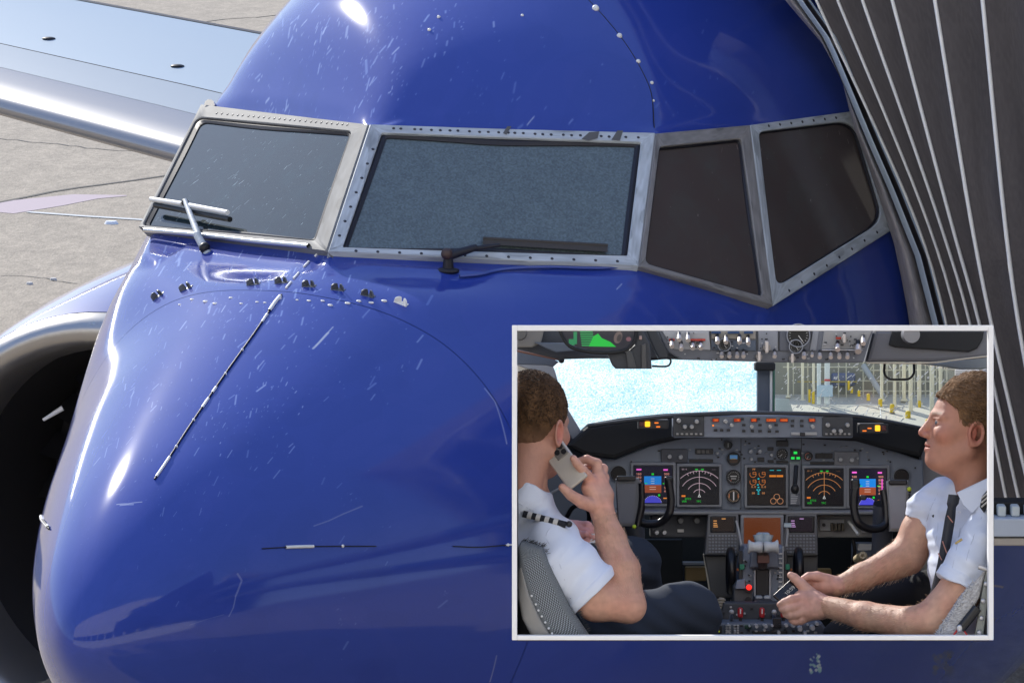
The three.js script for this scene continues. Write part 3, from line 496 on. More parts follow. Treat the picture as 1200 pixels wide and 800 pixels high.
const cockpit = inBox(thing('cockpit', 'white framed open box showing an airliner cockpit with lit flight displays and overhead switches', 'cockpit'));
const G = {
  panel: std(lin(0.215, 0.25, 0.32), 0.55), panelLight: std(lin(0.42, 0.43, 0.45), 0.5), panelDark: std(lin(0.03, 0.032, 0.038), 0.6), hood: std(lin(0.016, 0.017, 0.019), 0.8), blueGrey: std(lin(0.10, 0.125, 0.17), 0.6),
  key: std(lin(0.018, 0.018, 0.022), 0.45), knob: std(lin(0.42, 0.42, 0.42), 0.4), knobDark: std(lin(0.02, 0.02, 0.022), 0.4), white: std(lin(0.72, 0.72, 0.71), 0.45), trim: std(lin(0.27, 0.285, 0.32), 0.6), liner: std(lin(0.34, 0.34, 0.36), 0.7),
  switchTip: std(lin(0.62, 0.56, 0.52), 0.35, 0.4), steel: std(lin(0.5, 0.5, 0.52), 0.3, 0.8), red: std(lin(0.45, 0.02, 0.025), 0.4), yoke: std(lin(0.010, 0.010, 0.012), 0.3), paper: std(lin(0.13, 0.135, 0.15), 0.6), tan: std(lin(0.34, 0.23, 0.10), 0.7), amber: new THREE.MeshStandardMaterial({ color: lin(0.3, 0.15, 0.02), emissive: lin(1, 0.45, 0.02), emissiveIntensity: 1.2 }),
  redLamp: new THREE.MeshStandardMaterial({ color: lin(0.3, 0.02, 0.02), emissive: lin(1, 0.03, 0.02), emissiveIntensity: 0.9 }), greenLamp: new THREE.MeshStandardMaterial({ color: lin(0.02, 0.3, 0.05), emissive: lin(0.03, 0.9, 0.12), emissiveIntensity: 0.5 }), orangeLamp: new THREE.MeshStandardMaterial({ color: lin(0.3, 0.1, 0.02), emissive: lin(1, 0.22, 0.03), emissiveIntensity: 0.7 }),
};
const screenMat = (w, h, draw, k = 0.8) => { const t = canvasTexture(w, h, draw); return new THREE.MeshStandardMaterial({ color: lin(0.012, 0.012, 0.013), roughness: 0.18, emissive: lin(1, 1, 1), emissiveMap: t, emissiveIntensity: k * 0.6 }); };
const printMat = (w, h, draw, rough = 0.6) => std(lin(1, 1, 1), rough, 0, { map: canvasTexture(w, h, draw) });

// shell: white rim, slanting side walls, floor
{
  const R = (x0, y0, x1, y1) => plate(x0, y0, x1, y1, 0, 0.03, 0.0015);
  const rim = std(lin(0.93, 0.93, 0.93), 0.55);
  part('white_rim', R(600, 381, 606, 750), rim, cockpit); part('white_rim', R(1159, 381, 1165, 750), rim, cockpit); part('white_rim', R(606, 381, 1159, 387.5), rim, cockpit); part('white_rim', R(606, 744.5, 1159, 750), rim, cockpit);
  const wall = (a, b, nx, ny) => { const q = [C(...a, 0.03), C(...b, 0.03), C(...b, 1.95), C(...a, 1.95)], o = V(nx, ny, 0).multiplyScalar(0.012), p = [], ix = [];
    for (const s of [0, 1]) for (const v of q) p.push(...v.clone().addScaledVector(o, s).toArray());
    ix.push(0, 1, 2, 0, 2, 3, 4, 6, 5, 4, 7, 6, 0, 4, 1, 1, 4, 5, 1, 5, 2, 2, 5, 6, 2, 6, 3, 3, 6, 7, 3, 7, 0, 0, 7, 4); const g = new THREE.BufferGeometry(); g.setAttribute('position', new THREE.Float32BufferAttribute(p, 3)); g.setIndex(ix); const f = g.toNonIndexed(); f.computeVertexNormals(); return f; };
  const dark = std(lin(0.05, 0.052, 0.06), 0.8, 0, { side: THREE.DoubleSide });
  part('side_wall', wall([605.8, 470], [605.8, 745], -1, 0), dark, cockpit); part('side_wall', wall([1159.5, 440], [1159.5, 745], 1, 0), dark, cockpit); part('floor', wall([606, 745], [1159, 745], 0, -1), dark, cockpit);
  part('side_post', plate(605, 388, 606, 470, 0.03, 0.1, 0), dark, cockpit); 
  part('back_wall', prism([[606, 505], [1160, 505], [1160, 746], [606, 746]], 1.6, 0.02, 0), G.hood, cockpit);
  part('mount_arm', [bar(C(840, 560, 1.6), C(820, 560, 3.2), 0.05), bar(C(930, 620, 1.6), C(910, 640, 3.6), 0.05)].slice(0, 1), G.steel, cockpit);
  part('mount_arm', bar(C(930, 620, 1.6), C(910, 640, 3.6), 0.05), G.steel, cockpit);
}
// windscreens
{
  const n = makeNoise(256, 51), n2 = makeNoise(24, 52), n3 = makeNoise(6, 54), r = rng(53);
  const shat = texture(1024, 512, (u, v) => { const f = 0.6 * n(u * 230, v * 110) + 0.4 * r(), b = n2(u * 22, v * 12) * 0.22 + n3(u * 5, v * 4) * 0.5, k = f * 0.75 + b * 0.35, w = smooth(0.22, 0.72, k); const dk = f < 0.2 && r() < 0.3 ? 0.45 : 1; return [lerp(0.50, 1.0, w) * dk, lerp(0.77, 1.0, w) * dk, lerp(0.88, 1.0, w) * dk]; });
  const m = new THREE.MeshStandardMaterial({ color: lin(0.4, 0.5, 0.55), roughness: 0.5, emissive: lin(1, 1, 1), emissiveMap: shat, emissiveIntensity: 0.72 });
  const g = prism([[636, 415], [887, 415], [887, 500], [668, 524]], 1.24, 0.01, 0), p = g.attributes.position, uv = g.attributes.uv, a = C(650, 421, 1.24), b = C(887, 520, 1.24);
  for (let i = 0; i < uv.count; i++) uv.setXY(i, (p.getX(i) - a.x) / (b.x - a.x), (p.getY(i) - b.y) / (a.y - b.y));
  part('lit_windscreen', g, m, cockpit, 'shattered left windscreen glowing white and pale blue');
  part('centre_post', plate(888, 432, 906, 500, 1.20, 0.06), G.blueGrey, cockpit); part('post_edge', plate(902.5, 434, 905.5, 500, 1.19, 0.02), G.white, cockpit); part('post_edge', plate(905.8, 426, 908.6, 500, 1.195, 0.03), std(lin(0.05, 0.17, 0.12), 0.4), cockpit);
  part('compass_mount', plate(885, 424, 909, 434.5, 1.16, 0.06, 0.006), G.hood, cockpit);
  const gl = new THREE.MeshPhysicalMaterial({ color: lin(0.93, 0.97, 0.95), roughness: 0.02, transmission: 1, thickness: 0 });
  const rw = part('windscreen', prism([[909, 424], [1060, 424], [1160, 442], [1160, 512], [909, 500]], 1.23, 0.004, 0), gl, cockpit, 'clear right windscreen spotted with dirt');
  const q = rng(61), dots = []; for (let i = 0; i < 260; i++) { const x = 911 + q() * 195, y = 426 + q() * 68, big = q() ** 4, a = -0.8 + (q() - 0.5) * 0.5, L = 0.6 + big * 7; const s = plate(x, y, x + L, y + 0.5 + q() * 0.9, 1.222, 0.002, 0), c = C(x, y, 1.222); s.translate(-c.x, -c.y, -c.z); s.rotateZ(-a * (big > 0.1 ? 1 : 0)); s.translate(c.x, c.y, c.z); dots.push(s); }
  stuff(part('dirt_spot', dots, std(lin(0.75, 0.76, 0.74), 0.8), rw));
  part('window_pillar', prism([[606, 424], [646, 424], [651, 436], [660, 470], [690, 520], [680, 528], [668, 510], [655, 470], [644, 442], [606, 428]], 1.1, 0.05), G.trim, cockpit);
  part('pillar_trim', prism([[606, 406], [640, 416], [655, 424], [648, 430], [640, 428], [606, 427]], 0.95, 0.04), G.blueGrey, cockpit);
  part('pull_strap', rod([[606, 411, 0.9], [640, 418, 0.92], [658, 422, 0.95]], 1.4), std(lin(0.25, 0.12, 0.08), 0.6), cockpit); part('strap_end', (() => { const c = C(658, 422, 0.94); return ball(c, 0.008); })(), G.hood, cockpit);
  const wl = std(lin(0.8, 0.78, 0.72), 0.7);  // pale opaque panels, the daylight of the side windows put into their colour
  part('pale_window_panel', plate(606, 427, 642, 442, 1.14, 0.01), wl, cockpit, 'left side window as a pale panel with daylight in its colour'); part('side_pillar', prism([[606, 440], [612, 436], [640, 436], [652, 470], [684, 530], [692, 545], [690, 640], [606, 640]], 1.16, 0.02), G.blueGrey, cockpit);
  part('pale_window_panel', plate(1120, 433, 1148, 446, 1.10, 0.01), wl, cockpit, 'right side window as a pale panel with daylight in its colour'); part('side_pillar', prism([[1138, 437], [1165, 430], [1165, 460], [1140, 452]], 1.08, 0.03), G.liner, cockpit);
  part('side_pillar', prism([[1078, 512], [1165, 505], [1165, 640], [1084, 640], [1080, 560]], 1.14, 0.03), G.liner, cockpit);
}
// glareshield with the mode panel
{
  const top = [[664, 522], [690, 498], [730, 491], [780, 486], [860, 482.5], [940, 483], [1010, 487], [1050, 493], [1088, 501], [1086, 520]];
  const low = [[1080, 536], [1040, 527], [1004, 517], [945, 514], [870, 513], [800, 514], [760, 522], [720, 538], [686, 534]];
  part('glareshield', prism([...top, ...low], 1.06, 0.16, 0.012), G.hood, cockpit);
  const lipL = [[690, 499, 0.97], [735, 493, 0.95], [790, 487.5, 0.93], [880, 484, 0.92], [1000, 487.5, 0.93], [1045, 495, 0.96], [1086, 503, 1.0]];
  part('hood_lip', rod(lipL, 2.6, 40), std(lin(0.04, 0.045, 0.055), 0.5), cockpit);
  const mcp = part('mode_panel', plate(789, 486.5, 1000, 513, 0.93, 0.08, 0.004), G.panel, cockpit);
  part('side_panel', plate(789, 488, 825.5, 511, 0.922, 0.01), std(lin(0.06, 0.065, 0.075), 0.6), mcp); part('side_panel', plate(964, 488, 1000, 511, 0.922, 0.01), std(lin(0.06, 0.065, 0.075), 0.6), mcp);
  const lampBox = (x0, x1, y0, y1, yx, rx) => { const b = part('warning_panel', plate(x0, y0, x1, y1, 0.945, 0.06, 0.003), G.panelDark, cockpit); part('caution_lamp', plate(yx, y0 + 2.2, yx + 6, y1 - 3, 0.94, 0.006), G.amber, b); part('warning_lamp', plate(rx, y0 + 2.6, rx + 5, y1 - 3.4, 0.94, 0.006), std(lin(0.12, 0.03, 0.035), 0.5), b); return b; };
  const wl = lampBox(748, 784, 491.5, 503, 756, 749.5), wr = lampBox(1007, 1042, 496, 508, 1026, 1034);
  for (const [x, y] of [[767, 494.6], [769, 499.2]]) part('caption_lamp', plate(x, y, x + 5, y + 1.6, 0.941, 0.004), G.orangeLamp, wl); for (const [x, y] of [[1017, 501], [1011, 504]]) part('caption_lamp', plate(x, y, x + 5, y + 1.5, 0.941, 0.004), G.orangeLamp, wr);
  for (const [x, w, t] of [[835, 8, '180'], [860, 8.5, '.76'], [880, 7.5, '250'], [898, 12, '12000'], [914, 10, '+000'], [948, 8, '270']]) { const s = part('digit_window', plate(x, 490, x + w, 494.4, 0.919, 0.006, 0.0006), G.key, mcp); part('digits', face(x + 0.4, 490.4, x + w - 0.4, 494, 0.9187), screenMat(96, 40, (g, W, H) => { g.fillStyle = '#a02804'; g.fillRect(0, 0, W, H); g.fillStyle = '#ff8a30'; g.font = 'bold 34px monospace'; g.textAlign = 'center'; g.fillText(t, W / 2, 32); }, 1), s); }
  const r = rng(70);
  const knobAt = (x, y, d, k, m = G.knob, par = mcp, h = 0.02) => part('knob', disc(x, y, d - h, k, h, 14, 0.8), m, par);
  for (const [x, y] of [[796, 493], [817, 494], [803, 500], [811, 500]]) knobAt(x, y, 0.92, 2.8); for (const [x, y] of [[971, 498], [994, 498], [978, 505], [986, 505]]) knobAt(x, y, 0.92, 2.8);
  for (const [x, y] of [[851, 494], [858, 498.5], [881.5, 500], [903, 500], [953, 500]]) knobAt(x, y, 0.92, 2.6, G.knob); for (const [x, y] of [[836, 498.5], [954, 500.5]]) part('lamp', disc(x, y, 0.912, 1.1, 0.006, 10), G.orangeLamp, mcp);
  for (const [x, y] of [[870, 491], [889, 491], [929, 493], [940, 493], [929, 499], [940, 499], [872, 498], [891, 498], [910, 498], [839, 504], [846, 504], [854, 504], [872, 505], [882, 505], [891, 505], [902, 505.5], [911, 505.5]]) part('button', plate(x - 2, y - 1.4, x + 2, y + 1.4, 0.917, 0.006, 0.0006), G.key, mcp);
  part('engage_bar', plate(927, 506, 958, 510, 0.917, 0.006), G.panelLight, mcp); part('engage_switch', plate(938, 506.5, 944, 511, 0.912, 0.008), G.key, mcp);
  for (const [x0, x1] of [[791, 824], [966, 998]]) for (let i = 0; i < 6; i++) part('button', plate(lerp(x0, x1, (i + 0.3) / 6), 507.4, lerp(x0, x1, (i + 0.8) / 6), 509.4, 0.918, 0.005, 0.0005), G.knob, mcp);
}
// main instrument panel
{
  const ip = part('instrument_panel', prism([[690, 535], [722, 538], [762, 522], [802, 513], [870, 511], [1000, 512], [1042, 526], [1082, 540], [1084, 602], [690, 602]], 1.10, 0.03, 0.003), G.panel, cockpit);
  const scr = (name, x0, y0, x1, y1, draw, lab, k, b = 4.5) => { const f = part(name, plate(x0 - b, y0 - b, x1 + b, y1 + b, 1.085, 0.02, 0.004), G.trim, ip, lab); part('bezel_edge', plate(x0 - 1.2, y0 - 1.2, x1 + 1.2, y1 + 1.2, 1.082, 0.01, 0.002), G.key, f); part('screen', face(x0, y0, x1, y1, 1.0805), screenMat(256, 256, draw, k), f); };
  const pfd = (g, W, H) => { g.fillStyle = '#0c0a22'; g.fillRect(0, 0, W, H); g.fillStyle = '#1884e0'; g.fillRect(66, 70, 116, 60); g.fillStyle = '#9a4a2c'; g.fillRect(66, 130, 116, 56); g.strokeStyle = '#f2d8d0'; g.lineWidth = 3; for (const y of [88, 104, 120, 146, 162]) { const w = y % 8 ? 22 : 12; g.beginPath(); g.moveTo(124 - w, y); g.lineTo(124 + w, y); g.stroke(); } g.fillStyle = '#19e03a'; g.fillRect(116, 50, 16, 12); g.fillRect(192, 118, 22, 7); g.fillRect(70, 118, 18, 5); g.fillRect(160, 196, 14, 14); g.fillStyle = '#ff6ae0'; g.fillRect(14, 18, 34, 12); g.fillRect(196, 20, 30, 12); g.fillStyle = '#f0a088'; g.font = 'bold 20px monospace'; for (let i = 0; i < 6; i++) { g.fillText(String(160 - i * 10), 12, 62 + i * 24); g.fillText(String(900 - i * 100).slice(0, 3), 200, 62 + i * 24); } g.fillStyle = '#e04ac0'; g.fillRect(222, 70, 10, 100); g.fillStyle = '#4a4ad0'; g.beginPath(); g.arc(124, 268, 62, Math.PI, 0); g.fill(); g.strokeStyle = '#e8e0f0'; g.lineWidth = 4; g.setLineDash([4, 8]); g.beginPath(); g.arc(124, 268, 62, Math.PI, 0); g.stroke(); g.setLineDash([]); g.fillStyle = '#ff9a3c'; g.fillRect(20, 200, 30, 8); g.fillRect(196, 220, 32, 8); };
  const nd = (col) => (g, W, H) => { g.fillStyle = '#05040a'; g.fillRect(0, 0, W, H); g.strokeStyle = col; g.lineWidth = 3.4; for (const R of [176, 132, 88, 44]) { g.beginPath(); g.arc(128, 200, R, Math.PI * 1.17, Math.PI * 1.83); g.stroke(); } for (let i = -4; i <= 4; i++) { const a = -Math.PI / 2 + i * 0.12; g.beginPath(); g.moveTo(128 + 176 * Math.cos(a), 200 + 176 * Math.sin(a)); g.lineTo(128 + (i % 2 ? 166 : 158) * Math.cos(a), 200 + (i % 2 ? 166 : 158) * Math.sin(a)); g.stroke(); } g.beginPath(); g.moveTo(128, 24); g.lineTo(128, 188); g.stroke(); g.strokeStyle = '#ffffff'; g.beginPath(); g.moveTo(128, 190); g.lineTo(120, 208); g.lineTo(136, 208); g.closePath(); g.stroke(); g.fillStyle = '#19d83a'; g.fillRect(100, 10, 18, 9); g.fillRect(140, 10, 18, 9); g.font = 'bold 18px monospace'; g.fillText('VOR', 10, 246); g.fillText('TFC', 108, 246); g.fillText('EFIS', 30, 228); g.fillStyle = col; g.font = '14px monospace'; g.fillText('GS 0', 10, 18); g.fillText('---', 212, 20); g.fillStyle = '#ff8a2c'; g.fillRect(8, 196, 26, 12); };
  const eicas = (g, W, H) => { g.fillStyle = '#140b07'; g.fillRect(0, 0, W, H); g.strokeStyle = '#f08a3c'; g.lineWidth = 3; for (const [x, y, R] of [[34, 42, 22], [98, 42, 22], [34, 96, 22], [98, 96, 22]]) { g.beginPath(); g.arc(x, y, R, -0.2, Math.PI * 1.15); g.stroke(); g.strokeRect(x, y - 14, 20, 14); } g.fillStyle = '#f08a24'; g.fillRect(148, 48, 46, 14); g.fillRect(198, 48, 46, 14); g.fillStyle = '#1cc8d8'; for (const [x, y] of [[66, 70], [62, 112], [66, 130], [58, 148], [74, 148], [66, 160], [66, 176]]) g.fillRect(x, y, 12, 9); g.fillRect(150, 12, 30, 5); g.fillRect(200, 12, 30, 5); g.strokeStyle = '#f0a878'; for (const [x, y] of [[176, 232], [224, 232], [200, 202]]) { g.beginPath(); g.arc(x, y, 20, 0, 7); g.stroke(); } g.fillStyle = '#f0a060'; g.font = 'bold 18px monospace'; g.fillText('0.0', 22, 138); g.fillText('0.0', 92, 138); g.fillText('00', 26, 182); g.fillText('00', 96, 182); g.fillText('FF', 30, 14); };
  scr('flight_display', 743.5, 546, 788, 589, pfd, 'left attitude display with blue sky and brown ground', 0.8); scr('navigation_display', 797.5, 547.5, 842, 590, nd('#e8c8d8'), 'left navigation display with pale arcs', 0.8); scr('engine_display', 877, 548.5, 920, 591, eicas, 'engine display with amber dials', 0.8); scr('navigation_display', 944.5, 549.5, 988, 592, nd('#f0a060'), 'right navigation display with orange arcs', 0.75); scr('flight_display', 996.5, 549.5, 1039, 591.5, pfd, 'right attitude display with blue sky and brown ground', 1.1);
  // patch of daylight falls on the right display in the photograph; the right attitude display glows stronger for it
  const dial = (x, y, R, draw) => { const g = part('gauge', disc(x, y, 1.086, R + 1.2, 0.012, 28), G.trim, ip); part('dial_face', (() => { const c = new THREE.CircleGeometry(R * KP * 1.12, 28), p = C(x, y, 1.0855); c.translate(p.x, p.y, p.z + 0.0005); return c; })(), printMat(128, 128, draw, 0.3), g); part('dial_rim', ringAt(x, y, 1.0845, R, 0.9), G.key, g); };
  const ticks = (g, n, col, w = 3) => { g.strokeStyle = col; g.lineWidth = w; for (let i = 0; i < n; i++) { const a = i / n * 2 * Math.PI; g.beginPath(); g.moveTo(64 + 56 * Math.cos(a), 64 + 56 * Math.sin(a)); g.lineTo(64 + 44 * Math.cos(a), 64 + 44 * Math.sin(a)); g.stroke(); } };
  const black = (g) => { g.fillStyle = '#0b0b0d'; g.fillRect(0, 0, 128, 128); };
  const hand = (g, a, L, c = '#e8e8e8') => { g.strokeStyle = c; g.lineWidth = 6; g.beginPath(); g.moveTo(64, 64); g.lineTo(64 + L * Math.cos(a), 64 + L * Math.sin(a)); g.stroke(); };
  dial(853.5, 521.5, 4.2, (g) => { black(g); hand(g, -1.57, 40); hand(g, 1.57, 40); });
  dial(860, 537.5, 7.2, (g) => { black(g); g.fillStyle = '#6ab4f0'; g.fillRect(24, 24, 80, 42); g.fillStyle = '#4a2c18'; g.fillRect(24, 66, 80, 38); g.fillStyle = '#e8c040'; g.fillRect(40, 62, 48, 5); });
  dial(860, 559, 8, (g) => { black(g); ticks(g, 20, '#d8d8d8'); g.fillStyle = '#d0d0d0'; g.fillRect(34, 50, 60, 10); g.fillRect(40, 74, 48, 7); g.fillStyle = '#e0603a'; g.fillRect(34, 92, 10, 8); });
  dial(860, 581, 8, (g) => { black(g); ticks(g, 24, '#e8c8a8', 4); g.fillStyle = '#e8e8e8'; g.fillRect(58, 24, 12, 80); g.fillStyle = '#f09050'; g.fillRect(18, 46, 8, 36); g.fillRect(102, 46, 8, 36); });
  dial(917, 532, 6, (g) => { black(g); ticks(g, 12, '#e0e0e0', 4); hand(g, 2.4, 40); }); dial(947.5, 534.5, 4.6, (g) => { black(g); g.strokeStyle = '#e88a70'; g.lineWidth = 8; g.beginPath(); g.arc(64, 64, 50, 0.6, 5); g.stroke(); hand(g, 2, 40); });
  dial(725, 555, 8.4, (g) => { black(g); ticks(g, 12, '#33363c', 3); }); dial(1057, 558, 8.2, (g) => { black(g); ticks(g, 12, '#33363c', 3); });
  const kn = (x, y, R = 3) => part('knob', disc(x, y, 1.075, R, 0.022, 14, 0.78), G.knob, ip);
  part('selector_panel', plate(775, 526, 806, 542, 1.09, 0.01), std(lin(0.09, 0.095, 0.115), 0.6), ip); part('selector_panel', plate(978, 529, 1007, 546, 1.09, 0.01), std(lin(0.20, 0.205, 0.22), 0.6), ip);
  for (const q of [[785, 535], [798, 535.5], [880, 529, 2.8], [891, 529, 2.8], [881, 538, 2.2], [904.5, 533, 2.2], [841, 531, 2], [985.5, 538.5], [999, 539], [1006, 537, 1.4]]) kn(...q);
  for (const [x0, y0, x1, y1] of [[815, 526, 836, 532], [808, 538, 836, 541.5], [900, 524, 907, 528], [900, 539, 907, 542], [910, 516.5, 924, 523], [910, 540, 924, 542.5], [956, 531, 976, 537], [950, 541, 978, 544], [888, 536, 896, 541]]) part('annunciator', plate(x0, y0, x1, y1, 1.09, 0.008, 0.0008), G.key, ip);
  for (const x of [817.5, 822.5, 827.5]) part('counter', plate(x, 527.2, x + 3.6, 531, 1.0855, 0.004, 0), std(lin(0.14, 0.13, 0.12), 0.5), ip); for (const x of [958, 963, 968]) part('counter', plate(x, 532.2, x + 3.6, 536, 1.0855, 0.004, 0), std(lin(0.02, 0.02, 0.02), 0.5), ip);
  part('gear_lights', plate(927, 526, 939, 539, 1.088, 0.008), G.key, ip); for (const [x, y] of [[932.5, 530.5], [929.5, 536.8], [935.8, 536.8]]) part('green_lamp', plate(x - 2, y - 1.5, x + 2, y + 1.3, 1.0835, 0.004, 0.0004), G.greenLamp, ip);
  part('gear_slot', plate(925.5, 541, 938, 592, 1.09, 0.01), G.trim, ip); part('gear_lever', [bar(C(933.5, 546, 1.07), C(931.5, 572, 1.03), 0.006), bar(C(931.5, 571, 1.03), C(932, 577, 1.02), 0.012)].slice(0, 1), G.knobDark, ip); part('gear_knob', ball(C(932, 573, 1.03), V(0.011, 0.014, 0.012)), G.knobDark, ip); part('placard', face(926, 578, 937.5, 591, 1.0798), printMat(64, 72, (g, W, H) => { g.fillStyle = '#6a6e78'; g.fillRect(0, 0, W, H); g.fillStyle = '#c8ccd2'; g.font = 'bold 10px sans-serif'; for (let i = 0; i < 6; i++) g.fillRect(6, 6 + i * 11, 30 + (i * 17) % 20, 5); }), ip);
  for (const x of [868.6, 939.6]) part('panel_joint', plate(x - 0.3, 514, x + 0.3, 600, 1.098, 0.01, 0), G.key, ip); for (const [x, y] of [[740, 541], [792, 541], [846, 597], [868, 596], [878, 597], [928, 597], [990, 597], [1044, 541], [1073, 548], [1070, 595], [700, 545], [702, 596], [846, 515], [874, 517], [922, 515], [1036, 532]]) part('screw', disc(x, y, 1.094, 1, 0.006, 8), G.key, ip);
  { const r = rng(141); for (let i = 0; i < 70; i++) { const x = lerp(770, 1050, r()), y = lerp(517, 544, r()); if (y < 516 + Math.abs(x - 905) * 0.085) continue; part('button', plate(x - 1.3, y - 0.8, x + 1.3, y + 0.8, 1.094, 0.006, 0.0005), r() < 0.5 ? G.key : r() < 0.5 ? G.trim : G.panelLight, ip); } }
  // ledge and lower panels
  part('ledge', plate(690, 598.5, 1084, 603.5, 1.0, 0.1, 0.008), std(lin(0.22, 0.23, 0.25), 0.5), cockpit);
  const lp = part('lower_panel', plate(762, 603, 832, 630, 1.08, 0.05, 0.006), std(lin(0.085, 0.09, 0.105), 0.6), cockpit), rp = part('lower_panel', plate(957, 603, 1036, 630, 1.08, 0.05, 0.006), std(lin(0.30, 0.30, 0.30), 0.5), cockpit);
  for (const [x, y] of [[798, 610], [817, 610]]) part('knob', disc(x, y, 1.05, 4, 0.03, 16, 0.8), std(lin(0.2, 0.2, 0.2), 0.5), lp); for (const [x, y] of [[770, 624], [779, 624]]) part('knob', disc(x, y, 1.05, 3, 0.03, 14, 0.8), G.steel, lp); part('placard', plate(794, 620, 801.5, 623.5, 1.074, 0.004, 0.0004), G.white, lp);
  part('switch_block', plate(961, 608, 990, 622, 1.07, 0.02), G.panelLight, rp); for (let i = 0; i < 4; i++) part('toggle', plate(974 + i * 4.2, 613, 977.2 + i * 4.2, 622, 1.05, 0.02, 0.002), std(lin(0.07, 0.06, 0.04), 0.4), rp); part('lock_dial', disc(966, 615, 1.06, 2, 0.01, 12), G.key, rp); part('lever', bar(C(995, 611, 1.05), C(1006, 626, 1.0), 0.004), G.white, rp); for (const [x, y] of [[1013, 622], [1021, 622]]) part('knob', disc(x, y, 1.05, 2.6, 0.03, 12, 0.8), G.steel, rp);
}
